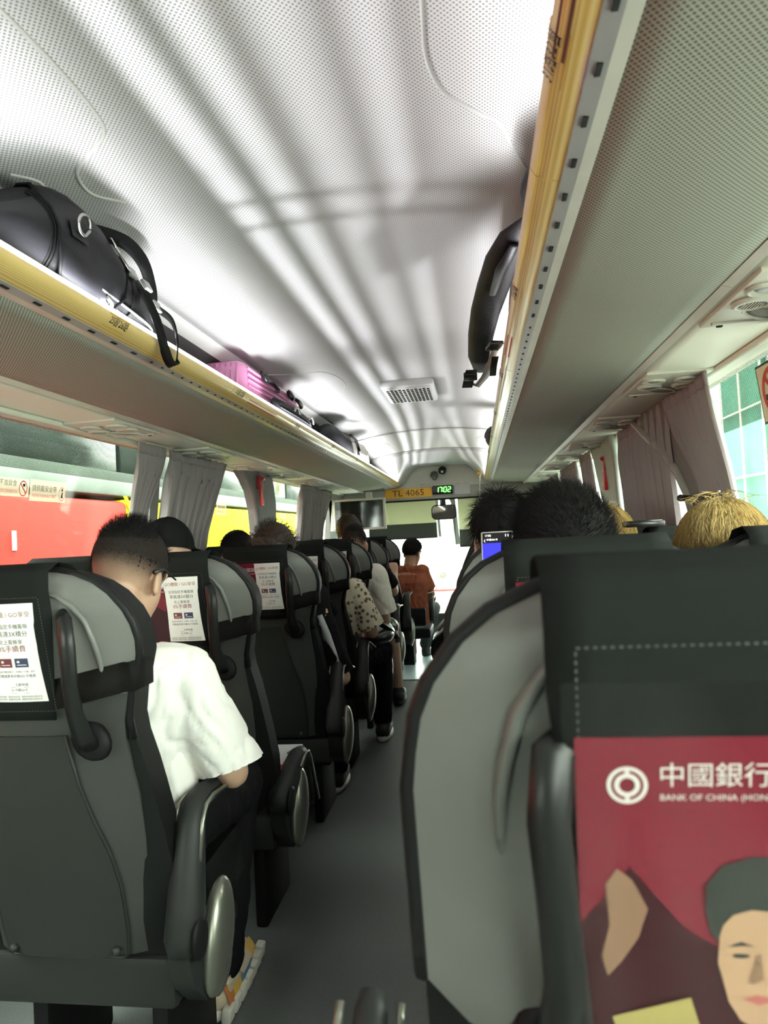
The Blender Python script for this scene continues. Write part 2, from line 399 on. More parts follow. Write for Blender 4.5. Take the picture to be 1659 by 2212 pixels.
def smooth(pts, n=5):
    P = [np.array(p, float) for p in [pts[0]]+list(pts)+[pts[-1]]]; out = []
    for i in range(1, len(P)-2):
        a, b, c, d = P[i-1:i+3]
        for k in range(n):
            t = k/n; out.append(tuple(.5*(2*b+(c-a)*t+(2*a-5*b+4*c-d)*t*t+(3*b-a-3*c+d)*t**3)))
    return out+[tuple(P[-1])]
def lerp(a, b, t): return a+(b-a)*t
def interp(tab, x):
    if x <= tab[0][0]: return tab[0][1]
    for (x0, y0), (x1, y1) in zip(tab, tab[1:]):
        if x <= x1: return y0+(y1-y0)*(x-x0)/(x1-x0)
    return tab[-1][1]
def Zr(z): return EYE+z

# ================================================================== THE SETTING
CEN = -.352
Y0, Y1 = -2.6, 7.5
def X(s, off): return CEN + s*off
def wall_off(zr): return 1.128 + (.465-zr)*.11
side = {-1: 'left', 1: 'right'}
m = MB(); m.box((CEN, (Y0+9.2)/2, -.03), (2.7, 9.2-Y0, .06)); struct(m.build('floor', 'floor', smooth=False))
m = MB(); m.box((CEN, Y0-.05, 1.05), (2.7, .1, 2.2)); struct(m.build('wall_back', 'wall_dark', smooth=False))
# ceiling: perforated headliner, curved across, sloping down at the front
def ceil_z(t, y):
    z = .872 - .070*abs(t)**2.2
    if y > 4.7: z -= .022*min(1, (y-4.7)/.8)**1.5
    if y > 5.55: z -= .05*min(1, (y-5.55)/.95)
    if y > 6.5: z -= .02 + .06*((y-6.5)/.95)**1.3 + .17*(lambda q: q*q*(3-2*q))(max(0, min(1, (abs(t)-.40)/.38)))*((y-6.5)/.95)
    return z
def ceil_pt(t, y, d=0): return (CEN + .645*t, y, Zr(ceil_z(t, y)-d))
def ceil_part(y0, y1, ny): 
    m = MB(); m.sheet(lambda u, v: ceil_pt(2*u-1, lerp(y0, y1, v)), 28, ny, (0, 0, .03)); return m
struct(ceil_part(Y0, 5.55, 24).build('ceiling', 'headliner'))
struct(ceil_part(5.552, 6.5, 8).build('ceiling_band', 'liner_plain'))
struct(ceil_part(6.502, 7.47, 12).build('ceiling_front', 'headliner'))
for y in (5.55, 6.5):                       # raised lips where the headliner sections meet
    m = MB(); m.tube([ceil_pt(t/10-1, y, .004) for t in range(21)], .009, 8); struct(m.build('trim_1' if y < 6 else 'trim_2', 'liner_plain'))
# embossed outlines pressed into the headliner
emb = [[(-.698, .90), (-.69, 1.06), (-.694, 1.196), (-.713, 1.269), (-.781, 1.322), (-.835, 1.365), (-.85, 1.45), (-.80, 1.52)],
       [(-.95, 1.30), (-.918, 1.355), (-.94, 1.42), (-.953, 1.484)],
       [(-.04, .80), (-.04, 1.053), (-.043, 1.192), (-.015, 1.296), (.05, 1.36), (.096, 1.404), (.13, 1.497), (.166, 1.581)],
       [(-.985, 3.152), (-.861, 3.295), (-.75, 3.36), (-.70, 3.50), (-.688, 3.692), (-.72, 3.82), (-.776, 3.918), (-.86, 3.96), (-.953, 4.063)],
       [(.26, 3.15), (.16, 3.3), (.05, 3.36), (.0, 3.50), (-.01, 3.69), (.02, 3.82), (.08, 3.92), (.16, 3.96), (.24, 4.06)],
       [(-.95, 5.75), (-.84, 5.80), (-.76, 5.95), (-.76, 6.15), (-.84, 6.3), (-.95, 6.35)],
       [(.24, 5.75), (.14, 5.80), (.06, 5.95), (.06, 6.15), (.14, 6.3), (.24, 6.35)]]
for path in emb:
    m = MB(); pts = []; ext = [path[0]]+path+[path[-1]]
    for i in range(1, len(ext)-2):
        p0, p1, p2, p3 = [np.array(q) for q in ext[i-1:i+3]]
        for k in range(8):
            q = k/8; c_ = .5*(2*p1+(p2-p0)*q+(2*p0-5*p1+4*p2-p3)*q*q+(3*p1-p0-3*p2+p3)*q**3); pts.append(ceil_pt((c_[0]-CEN)/.645, c_[1], -.0005))
    m.tube(pts, .0045, 6); o = m.build('trim_3', 'liner_plain'); struct(o)

# side walls: dark panel below the sill, pillars and glass above
SILL = -.40
wins = {-1: [(Y0, 2.96), (3.04, 4.55), (4.62, 6.95)], 1: [(Y0, 2.56), (2.68, 3.72), (4.32, 6.95)]}
for s in (-1, 1):
    m = MB(); xo = wall_off(SILL)
    m.box((X(s, xo+.03), (Y0+8)/2, (Zr(SILL))/2), (.06, 8-Y0, Zr(SILL)))
    struct(m.build('wall_'+side[s], 'wall_dark', smooth=False))
    def quad_yz(poly, th=.05, inner=.0):
        return [(X(s, wall_off(z)+inner), y, Zr(z)) for y, z in poly], (s*th, 0, 0)
    m = MB(); m.prism([(X(s, wall_off(.46)-.01), y, Zr(z)) for y, z in ((Y0, .45), (7.6, .45), (7.6, .60), (Y0, .60))], (s*.08, 0, 0))
    struct(m.build('trim_4', 'air_panel', smooth=False))
    # roof above the racks so that no daylight leaks in
    m = MB(); m.prism([(X(s, 1.2), Y0, Zr(.52)), (X(s, .66), Y0, Zr(.86)), (X(s, 0), Y0, Zr(.93)), (X(s, 0), Y0, Zr(.98)), (X(s, .7), Y0, Zr(.93)), (X(s, 1.26), Y0, Zr(.56))], (0, 8.1-Y0, 0))
    struct(m.build('roof_'+side[s], 'pillar_grey', smooth=False))
    posts = {-1: [[(2.96, .47), (3.04, .47), (3.04, SILL), (2.96, SILL)],
                  [(4.02, .47), (4.17, .40), (4.284, .331), (4.388, .211), (4.455, .07), (4.47, -.1), (4.47, SILL), (4.92, SILL), (4.90, -.1), (4.883, .051), (4.835, .259), (4.76, .38), (4.68, .47)],
                  [(6.9, .47), (7.6, .47), (7.6, SILL), (6.9, SILL)]],
             1: [[(3.24, .47), (3.05, .375), (2.848, .282), (2.684, .174), (2.617, .091), (2.595, .013), (2.59, SILL), (2.40, SILL), (2.42, .05), (2.46, .198), (2.50, .325), (2.52, .42), (2.55, .47)],
                 [(3.72, .47), (3.70, .36), (3.78, .10), (3.80, SILL), (4.30, SILL), (4.30, .10), (4.36, .40), (4.42, .47)],
                 [(6.9, .47), (7.6, .47), (7.6, SILL), (6.9, SILL)]]}[s]
    for i, poly in enumerate(posts):
        pts, th = quad_yz(poly, .06, -.035 if len(poly) > 6 else -.005)
        m = MB(); m.prism(pts if s > 0 else pts[::-1], th)
        o = m.build('pillar_'+side[s], 'pillar_light' if (s == 1 and i == 1) else 'pillar_grey', smooth=False); struct(o)
        if len(poly) > 8 or (s == 1 and i == 1):    # padded edge round the leaning pillar
            half = pts[:6] if len(poly) > 8 else pts[:4]
            m = MB(); m.tube(half, .020, 8); o2 = m.build('pillar_edge', 'pillar_light' if s == 1 else 'pillar_grey', parent=o); 
    for i, (a, b) in enumerate(wins[s]):
        n = i+1 if s < 0 else i+4
        m = MB(); zs = (SILL, .46)
        m.sheet(lambda u, v: (X(s, wall_off(lerp(*zs, v))+.045), lerp(a, b, u), Zr(lerp(*zs, v))), 2, 2, (s*.006, 0, 0))
        g = struct(m.build('window_%d' % n, 'glass', smooth=False))
        m = MB()
        m.box((X(s, wall_off(SILL)+.04), (a+b)/2, Zr(SILL)), (.03, b-a, .03))
        m.build('window_frame', 'pillar_grey', parent=g, smooth=False)
        zf = .288 if s < 0 else .275
        m = MB(); m.grid(lambda u, v: (X(s, wall_off(lerp(zf, .46, v))+.040), lerp(a, b, u), Zr(lerp(zf, .46, v))), 2, 2)
        m.build('sunshade_film', 'film', parent=g, smooth=False)

# ================================================================== LUGGAGE RACKS
def rack(s):
    sd = side[s]
    t = thing('luggage_rack', f'long overhead luggage rack on the {sd} side with gold front rail', 'luggage rack', (X(s, .8), 0, Zr(.5)), 'overhead luggage racks')
    ye = 7.42
    m = MB(); prof = [(.473, .557), (.464, .551), (.462, .540), (.470, .527), (.486, .518), (.505, .514), (.512, .520), (.512, .553), (.495, .560)]
    pieces = [(Y0, 1.02), (1.024, 2.25), (2.254, 3.9), (3.904, 5.6), (5.604, ye)]
    for a, b in pieces:
        m = MB(); r0 = [(X(s, o), a, Zr(z)) for o, z in prof]; r1 = [(X(s, o), b, Zr(z)) for o, z in prof]
        if s < 0: r0.reverse(); r1.reverse()
        m.loft([r1, r0]); m.build('gold_rail', 'gold_rail', t, auto=50)
    m = MB(); m.box((X(s, .4785), (Y0+ye)/2, Zr(.5640)), (.011, ye-Y0, .008)); m.build('light_strip', 'led', t, smooth=False)
    m = MB(); m.prism([(X(s, o), Y0, Zr(z)) for o, z in ((.505, .5125), (.527, .508), (.527, .515), (.505, .52))], (0, ye-Y0, 0)); m.build('slotted_strip', 'strip_grey', t, smooth=False)
    m = MB(); m.prism([(X(s, o), Y0, Zr(z)) for o, z in ((.527, .508), (.545, .506), (.545, .515), (.527, .515))], (0, ye-Y0, 0)); m.build('strip_edge', 'trim_grey', t, smooth=False)
    k = 0
    y = .28
    sm = MB(); sm.box((0, 0, 0), (.007, .022, .003)); first = None
    while y < 6.5:
        big = y < 1.7
        nm = 'slot'
        if first is None:
            first = sm.build(nm, 'slot_black', None, smooth=False); first.parent = t
            o = first
        else: o = first.copy(); C.objects.link(o)
        o.location = Vector((X(s, .517), y, Zr(.5095))) - t.location
        if not big: o.scale = (.7, .4, 1)
        y += .098 if big else .0655
    m = MB()
    m.sheet(lambda u, v: (X(s, lerp(.545, .877, u)), lerp(Y0, ye-.25, v), Zr(lerp(.507, .472, u)-.008*math.sin(u*PI))), 8, 6, (0, 0, .012))
    m.build('perforated_panel', 'rack_panel', t)
    m = MB()
    m.sheet(lambda u, v: (X(s, lerp(.53, .877, u)), ye-.25+.25*v, Zr(lerp(.507, .472, u)+.02*v)), 4, 3, (0, 0, .012)); m.build('end_cover', 'air_panel', t)
    for a, b in ((Y0, 1.44), (1.443, 3.1), (3.103, 4.9), (4.903, ye)):
        m = MB(); m.prism([(X(s, o), a, Zr(z)) for o, z in ((.875, .470), (.896, .463), (.899, .475), (.878, .482))], (0, b-a, 0)); m.build('trim_strip', 'trim_grey', t, smooth=False)
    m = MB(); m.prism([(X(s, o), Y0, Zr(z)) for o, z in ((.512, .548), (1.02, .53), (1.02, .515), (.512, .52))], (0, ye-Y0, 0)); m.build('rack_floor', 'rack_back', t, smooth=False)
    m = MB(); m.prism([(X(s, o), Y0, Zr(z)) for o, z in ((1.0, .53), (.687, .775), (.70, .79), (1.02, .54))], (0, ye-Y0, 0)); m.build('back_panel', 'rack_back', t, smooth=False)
    for a, b in ((Y0, 3.70), (3.703, 5.35), (5.6, 6.3)):
        m = MB(); m.prism([(X(s, o), a, Zr(z)) for o, z in ((.690, .770), (.636, .798), (.640, .806), (.70, .785))], (0, b-a, 0)); m.build('cove_strip', 'white_trim', t, smooth=False)
    return t
racks = {s: rack(s) for s in (-1, 1)}
# number stickers and tape on the gold rails (flat print)
def rail_fn(s, y0):
    """a = along the bus, b = up the face of the rail"""
    def fn(a, b):
        z = .533+b; o = interp([(.514, .505), (.518, .486), (.527, .470), (.540, .4615), (.551, .4635)], z)
        return (X(s, o-.0012), y0+a, Zr(z))
    return fn
for s in (-1, 1):
    for i, yy in enumerate((.72, 1.49, 2.32, 3.1, 3.9, 4.7)):
        y = yy if s < 0 else yy+.05
        fn = rail_fn(s, y); m = MB().use('sticker_yellow'); put_rect(m, fn, 0, 0, .092, .026, 3)
        m.use('sticker_ink'); f2 = lambda a, b, fn=fn, s=s: (fn(a, b)[0]-s*.0006, fn(a, b)[1], fn(a, b)[2])
        txt = '%d窗%d路' % (29-4*i, 30-4*i) if s < 0 else '%d路%d窗' % (31-4*i, 32-4*i)
        put_text(m, txt, .020, (lambda a, b, f2=f2: f2(a, b)) if s < 0 else (lambda a, b, f2=f2: f2(-a, b)), 0, -.001, sx=1.0)
        m.build('number_sticker', None, racks[s], smooth=False)
for s, y, l, mt in ((-1, 2.6, .35, 'sticker_red'), (1, 1.98, .22, 'sticker_red'), (1, 2.5, .6, 'bezel_white'), (-1, 4.4, .7, 'bezel_white'), (1, .70, .14, 'card_red')):
    m = MB(); fn = rail_fn(s, y); m.grid(lambda u, v: fn(-l/2+u*l, -.012+v*.010), 1, 1); m.build('tape_strip', mt, racks[s], smooth=False)

# air duct panels between rack and windows, with a service panel over each seat row
for s in (-1, 1):
    m = MB(); m.sheet(lambda u, v: (X(s, lerp(.899, 1.128, u)), lerp(Y0, 7.3, v), Zr(.466-.004*math.sin(u*PI)+.0*v)), 6, 6, (0, 0, .02))
    t = tag(m.build('air_duct_panel', 'air_panel', org=(X(s, 1.0), 0, Zr(.46))), f'plain pale grey-green duct panel between the {side[s]} rack and the windows', 'panel', 'overhead duct panels')
    m = MB(); m.tube([(X(s, 1.122), Y0, Zr(.458)), (X(s, 1.122), 7.2, Zr(.458))], .011, 8); m.build('edge_bead', 'air_panel', t)
SERV = {-1: [(.0, ''), (.8, ''), (1.6, ''), (2.42, 'nearest the camera in view'), (3.28, ''), (4.05, ''), (4.72, ''), (5.4, ''), (6.1, '')],
        1: [(1.52, ''), (2.38, ''), (3.25, ''), (4.10, ''), (4.80, ''), (5.50, ''), (6.20, ''), (.7, '')]}
ords = ['first', 'second', 'third', 'fourth', 'fifth', 'sixth', 'seventh', 'eighth']
for s in (-1, 1):
    vis = sorted([y for y, _ in SERV[s] if y > (1.0 if s > 0 else 2.0)])
    for y in vis:
        i = vis.index(y)
        xc = X(s, 1.012)
        t = thing('service_panel', f'pale overhead panel with air nozzles and lamps, {ords[i]} from the camera on the {side[s]} side', 'service panel', (xc, y, Zr(.46)), f'overhead service panels on the {side[s]} side')
        z = Zr(.4605)
        m = MB(); 
        m.box((xc, y, z), (.205, .36, .012), bev=.004); m.build('cover_plate', 'light_plastic', t, auto=40)
        for q, (dx, dy) in enumerate(((-.052, -.005), (.058, -.012))):
            cx, cy = xc+s*dx, y+dy
            m = MB(); m.lathe([(.030, 0), (.040, -.002), (.0405, -.007), (.036, -.012), (.030, -.013), (.028, -.010), (.026, -.004)], (cx, cy, z-.005), n=24)
            v = m.build('air_nozzle', 'light_plastic', t)
            m = MB(); m.lathe([(.0268, 0), (.0268, .002)], (cx, cy, z-.0125), n=20); m.build('nozzle_hole', 'slot_black', v)
            m = MB()
            for k in range(-3, 4): m.box((cx+k*.0065, cy, z-.0155), (.0016, 2*math.sqrt(max(.0001, .025**2-(k*.0065)**2)), .004))
            m.build('louvre', 'light_plastic', v, smooth=False)
        for dx, dy in ((-.058, -.088), (.040, -.092)):
            m = MB(); m.lathe([(.040, 0), (.041, -.006), (.036, -.010), (.030, -.006), (.026, -.002)], (xc+s*dx, y+dy, z-.006), n=24, flat=(1, .85)); lp = m.build('reading_lamp', 'light_plastic', t)
            m = MB(); m.lathe([(.026, -.001), (.018, -.006), (.004, -.008)], (xc+s*dx, y+dy, z-.006), n=20, flat=(1, .85)); m.build('lamp_lens', 'strip_grey', lp)
        m = MB(); m.lathe([(.080, 0), (.082, -.005), (.074, -.009), (.066, -.004)], (xc+s*.005, y+.075, z-.006), n=32, flat=(1.0, .42) if True else 1); sp = m.build('speaker_ring', 'light_plastic', t)
        m = MB(); m.lathe([(.066, -.004), (.03, -.005), (.003, -.005)], (xc+s*.005, y+.075, z-.006), n=32, flat=(1.0, .42)); m.build('speaker_grille', 'rack_panel', sp)
        m = MB(); m.box((xc, y+.145, z-.008), (.17, .012, .006), bev=.002); m.build('ridge', 'light_plastic', t)
        m = MB(); m.box((xc-s*.06, y+.165, z-.008), (.012, .010, .006)); m.build('indicator', 'slot_black', t, smooth=False)

# return air grille in the ceiling
t = thing('ceiling_vent', 'white ceiling air grille with rows of round-ended slots', 'vent', (CEN, 4.03, Zr(.85)))
m = MB(); m.box((CEN, 4.03, Zr(.855)), (.31, .50, .05), bev=.016); m.build('frame', 'white_trim', t, auto=40)
m = MB(); m.box((CEN, 4.03, Zr(.829)), (.265, .44, .006), bev=.002); g = m.build('grille', 'white_trim', t, auto=40)
m = MB(); m.box((0, 0, 0), (.016, .030, .003), bev=.001); pr = None
for i in range(11):
    for j in range(8):
        if pr is None: pr = m.build('slot', 'slot_black', g, org=(0, 0, 0)); o = pr
        else: o = pr.copy(); C.objects.link(o)
        o.location = (-.118+.0236*i, -.17+.048*j+(.0 if i % 2 else .012), -.0245)

# ================================================================== FRONT OF THE BUS
YH = 7.5
t = thing('front_header', 'grey moulded header panel above the windscreen with a raised middle hump', 'header panel', (CEN, YH, Zr(.4)))
prof = [(-1.66, .36), (-1.66, .47), (-1.25, .485), (-.98, .515), (-.85, .525), (-.79, .55), (-.755, .60), (-.74, .655), (-.715, .695), (-.66, .715), (-.35, .725), (-.05, .715), (.0, .695), (.025, .655), (.045, .60), (.08, .55), (.14, .525), (.30, .51), (.6, .49), (.96, .47), (.96, .36)]
m = MB(); a = [(x, YH, Zr(z)) for x, z in prof]; b = [(x, YH-.05 if .5 < z else YH-.02, Zr(z-(.006 if z > .37 else 0))) for x, z in prof]
m.prism([(x, YH, Zr(z)) for x, z in prof], (0, .25, 0)); hd = m.build('hump_panel', 'header_grey', t, smooth=False)
m = MB(); m.tube([(x, YH-.0, Zr(z)) for x, z in prof[1:-1]], .022, 8); m.build('rounded_edge', 'header_grey', t)
m = MB(); m.box((CEN, YH-.012, Zr(.425)), (2.55, .03, .13), bev=.006); m.build('lower_band', 'header_low', t, auto=40)
m = MB(); m.box((CEN, YH+.02, Zr(.352)), (2.5, .05, .02)); m.build('shadow_gap', 'slot_black', t, smooth=False)
# windscreen glass with frame
m = MB(); m.sheet(lambda u, v: (lerp(-1.6, .95, u), 8.3-.1*abs(2*u-1)**2, Zr(lerp(-1.0, .38, v))), 8, 2, (0, .006, 0)); ws = struct(m.build('window_7', 'glass'))
m = MB(); m.box((CEN, 8.32, Zr(-1.12)), (2.6, .12, .22)); struct(m.build('wall_front', 'wall_dark', smooth=False))
for s in (-1, 1):
    m = MB(); m.box((X(s, 1.28), 7.95, Zr(-.3)), (.10, .85, 1.7)); struct(m.build('pillar_front', 'pillar_grey', smooth=False))
m = MB(); m.box((CEN, 8.2, Zr(.70)), (2.7, .85, .60)); struct(m.build('roof_front', 'pillar_grey', smooth=False))
# licence plate on the header
fnH = lambda y: (lambda a, b: (a, y, b))
tilt = math.radians(.6)
t = thing('licence_plate', 'yellow licence plate with black characters TL 4065 on the front header', 'licence plate', (-.735, YH-.03, Zr(.435)))
m = MB(); m.box((-.735, YH-.034, Zr(.437)), (.525, .008, .104), bev=.002); m.build('plate', 'plate_yellow', t, auto=40)
m = MB().use('ink'); put_text(m, 'TL 4065', .098, fnH(YH-.0395), -.735, Zr(.435), sx=1.10); m.build('characters', None, t, smooth=False)
t = thing('digital_clock', 'black digital clock reading 17:02 in green digits', 'clock', (-.35, YH-.03, Zr(.45)))
m = MB(); m.box((-.350, YH-.045, Zr(.450)), (.225, .04, .098), bev=.008); m.build('case', 'clock_black', t, auto=40)
m = MB()
SEG = {'1': 'bc', '7': 'abc', '0': 'abcdef', '2': 'abged'}
def seg_digit(m, ch, x, z, wd, h, y):
    P = {'a': ((0, h/2), (wd, .009)), 'd': ((0, -h/2), (wd, .009)), 'g': ((0, 0), (wd, .009)), 'b': ((wd/2, h/4), (.009, h/2)), 'c': ((wd/2, -h/4), (.009, h/2)), 'f': ((-wd/2, h/4), (.009, h/2)), 'e': ((-wd/2, -h/4), (.009, h/2))}
    for k in SEG[ch]:
        (dx, dz), (sx, sz) = P[k]; sl = .12
        m.box((x+dx+sl*dz, y, z+dz), (sx, .002, sz*.92))
for ch, x in (('1', -.412), ('7', -.372), ('0', -.322), ('2', -.277)): seg_digit(m, ch, x, Zr(.452), .028, .054, YH-.066)
for dz in (-.014, .014): m.box((-.346+dz*.1, YH-.066, Zr(.452)+dz), (.009, .002, .009))
m.build('digits', 'led_green', t, smooth=False)
t = thing('notice_sheet', 'blank pale grey notice sheet pinned right of the clock', 'notice', (-.135, YH-.03, Zr(.455)))
m = MB(); m.sheet(lambda u, v: (lerp(-.222, -.05, u), YH-.030, Zr(lerp(.392, .518, v))), 2, 2, (0, .003, 0)); m.build('sheet', 'pale_fabric', t, smooth=False)
for dx in (-.045, .045):
    m = MB(); m.ell((-.135+dx, YH-.033, Zr(.511)), (.005, .004, .005), nu=8, nv=6); m.build('pin', 'steel', t)
t = thing('card_holder', 'small white bracket above the licence plate', 'bracket', (-.55, YH-.03, Zr(.51)))
m = MB(); 
for c, d in (((-.545, YH-.04, Zr(.536)), (.115, .03, .008)), ((-.545, YH-.04, Zr(.503)), (.115, .03, .012)), ((-.60, YH-.04, Zr(.518)), (.010, .03, .040)), ((-.492, YH-.04, Zr(.518)), (.010, .03, .040)), ((-.615, YH-.04, Zr(.497)), (.05, .03, .016))): m.box(c, d)
m.build('frame', 'bezel_white', t, smooth=False)
# two cameras on the hump
t = thing('security_camera', 'dark dome camera high on the front hump', 'camera', (-.345, YH-.03, Zr(.66)))
m = MB(); m.lathe([(.047, 0), (.047, .02), (.040, .045), (.025, .065), (.004, .072)], (-.345, YH, Zr(.672)), (0, -1, -.3), 20); m.build('dome', 'cam_black', t)
m = MB(); m.lathe([(.016, 0), (.016, .01), (.002, .012)], (-.345, YH-.068, Zr(.650)), (0, -1, -.3), 14); m.build('lens', 'steel', t)
t = thing('security_camera', 'grey bullet camera pointing back, lower on the front hump', 'camera', (-.435, YH-.03, Zr(.6)))
m = MB(); m.lathe([(.042, 0), (.044, .03), (.036, .05)], (-.437, YH, Zr(.628)), (0, -1, -.5), 18); m.build('mount', 'pillar_grey', t)
m = MB(); m.lathe([(.030, 0), (.030, .07), (.022, .072)], (-.435, YH-.04, Zr(.610)), (.1, -1, -.45), 18); m.build('barrel', 'pillar_grey', t)
m = MB(); m.lathe([(.020, 0), (.012, .004), (.002, .004)], (-.428, YH-.104, Zr(.580)), (.1, -1, -.45), 14); m.build('lens', 'cam_black', t)
m = MB(); m.lathe([(.008, 0), (.002, .002)], (-.4275, YH-.108, Zr(.578)), (.1, -1, -.45), 10); m.build('lens_glint', 'bezel_white', t)
# interior mirror, posts, blinds, hanging sheet
t = thing('rear_view_mirror', 'wide chrome-edged interior mirror hanging at the middle of the windscreen', 'mirror', (-.365, 7.78, Zr(.2)))
def rrect(cx, cz, w_, h_, r, y, n=5):
    pts = []
    for qx, qz, a0 in ((1, 1, 0), (-1, 1, 90), (-1, -1, 180), (1, -1, 270)):
        for k in range(n+1):
            a = math.radians(a0+90*k/n); pts.append((cx+qx*(w_/2-r)+r*math.cos(a), y, cz+qz*(h_/2-r)+r*math.sin(a)))
    return pts
m = MB(); m.prism(rrect(-.366, Zr(.212), .285, .165, .05, 7.80), (0, .03, 0)); m.build('housing', 'cam_black', t, auto=40)
m = MB(); pts = rrect(-.366, Zr(.212), .268, .148, .045, 7.797); m.add(pts, [list(range(len(pts)))]); m.build('reflector', 'mirror_glass', t, smooth=False)
m = MB(); m.tube(rrect(-.366, Zr(.212), .28, .16, .05, 7.797), .006, 6, closed=True); m.build('rim', 'cam_black', t)
m = MB(); m.tube([(-.366, 7.83, Zr(.29)), (-.366, 7.86, Zr(.34)), (-.366, 7.80, Zr(.40))], [.03, .026, .02], 10); m.build('bracket', 'cam_black', t)
t = thing('windscreen_post', 'white double post with a tapered foot at the windscreen middle', 'post', (-.36, 8.0, Zr(0)))
for x0, x1, zb, wd in ((-.455, -.437, -.076, .032), (-.265, -.232, -.175, .055)):
    m = MB(); m.prism([(x0-wd/2, 8.0, Zr(.39)), (x0+wd/2, 8.0, Zr(.39)), (x1+wd/2, 8.0, Zr(zb)), (x1-wd/2, 8.0, Zr(zb))], (0, .03, 0)); m.build('post', 'bezel_white', t, smooth=False)
    m = MB(); m.prism([(x0*1.0+(.05 if x0 < -.3 else -.05)-.012, 7.99, Zr(.40)), (x0+(.05 if x0 < -.3 else -.05)+.012, 7.99, Zr(.40)), (x1+(.03 if x0 < -.3 else -.03)+.012, 7.99, Zr(.30)), (x1+(.03 if x0 < -.3 else -.03)-.012, 7.99, Zr(.30))], (0, .02, 0)); m.build('clip', 'bezel_white', t, smooth=False)
t = thing('hanging_sheet', 'clear plastic sheet with faint printed lines hanging below the mirror', 'notice', (-.33, 7.9, Zr(0)))
m = MB(); m.sheet(lambda u, v: (lerp(-.425, -.245, u), 7.9, Zr(lerp(-.19, .13, v))), 2, 2, (0, .003, 0)); m.build('sheet', 'sheet_plastic', t, smooth=False)
m = MB()
for k in range(9): m.box((-.335+.02*math.sin(k*7), 7.897, Zr(.10-.032*k)), (.12, .001, .006))
m.build('printed_lines', 'blind_pale', t, smooth=False)
for x_ in (-.41, -.26):
    m = MB(); m.tube([(x_, 7.90, Zr(.125)), (x_, 7.80, Zr(.25)), (x_, 7.72, Zr(.372))], .002, 5); m.build('cord', 'cable_white', t)
for nm, xa, xb, za, zb, lab in (('left', -1.30, -.47, .10, -.075, 'grey roller blind with pale upper half, left of the windscreen post'), ('right', -.21, .85, .0, -.20, 'roller blind with pale upper half, right of the windscreen post')):
    t = thing('roller_blind', lab, 'blind', ((xa+xb)/2, 8.05, Zr(.1)), 'windscreen roller blinds')
    m = MB(); m.sheet(lambda u, v: (lerp(xa, xb, u), 8.06, Zr(lerp(za, .40, v))), 2, 2, (0, .004, 0)); m.build('pale_fabric', 'blind_pale', t, smooth=False)
    m = MB(); m.sheet(lambda u, v: (lerp(xa, xb, u), 8.055, Zr(lerp(zb, za, v))), 2, 2, (0, .004, 0)); m.build('dark_fabric', 'blind_grey', t, smooth=False)
    m = MB(); m.tube([(xa, 8.055, Zr(zb)), (xb, 8.055, Zr(zb))], .010, 8); m.build('bottom_bar', 'blind_grey', t)
# television
t = thing('television', 'flat television in a white frame hanging at the front left', 'television', (-1.2, 6.9, Zr(.2)))
TX, TZ = -1.205, Zr(.213)
m = MB(); m.box((TX, 6.93, TZ), (.555, .05, .325), bev=.006); m.build('casing', 'bezel_white', t, auto=40)
for c, d in (((TX, 6.902, TZ+.153), (.555, .02, .022)), ((TX, 6.902, TZ-.153), (.555, .02, .022)), ((TX-.266, 6.902, TZ), (.024, .02, .325)), ((TX+.266, 6.902, TZ), (.024, .02, .325))):
    m = MB(); m.box(c, d, bev=.004); m.build('bezel', 'bezel_white', t, auto=40)
m = MB(); m.box((TX, 6.904, TZ), (.52, .006, .29)); m.build('screen', 'screen_dark', t, smooth=False)
m = MB(); m.box((TX-.30, 6.92, TZ), (.03, .04, .32)); m.build('side_rail', 'bezel_white', t, smooth=False)
m = MB(); m.box((TX+.1, 6.98, TZ+.18), (.06, .06, .10)); m.build('mount', 'bezel_white', t, smooth=False)
# white cable dangling from the end of the right rack, with a tuft of tape
t = thing('dangling_cable', 'thin white cable hanging from the end of the right rack', 'cable', (.10, 7.2, Zr(.5)))
m = MB(); m.tube([(.085, 7.3, Zr(.60)), (.065, 7.28, Zr(.56)), (.06, 7.28, Zr(.50)), (.055, 7.28, Zr(.42)), (.05, 7.28, Zr(.34)), (.055, 7.28, Zr(.28))], .006, 6); m.build('cable', 'cable_white', t)
m = MB(); m.ell((.06, 7.28, Zr(.60)), (.035, .03, .02), nu=10, nv=6); m.build('tape_tuft', 'sticker_yellow', t)

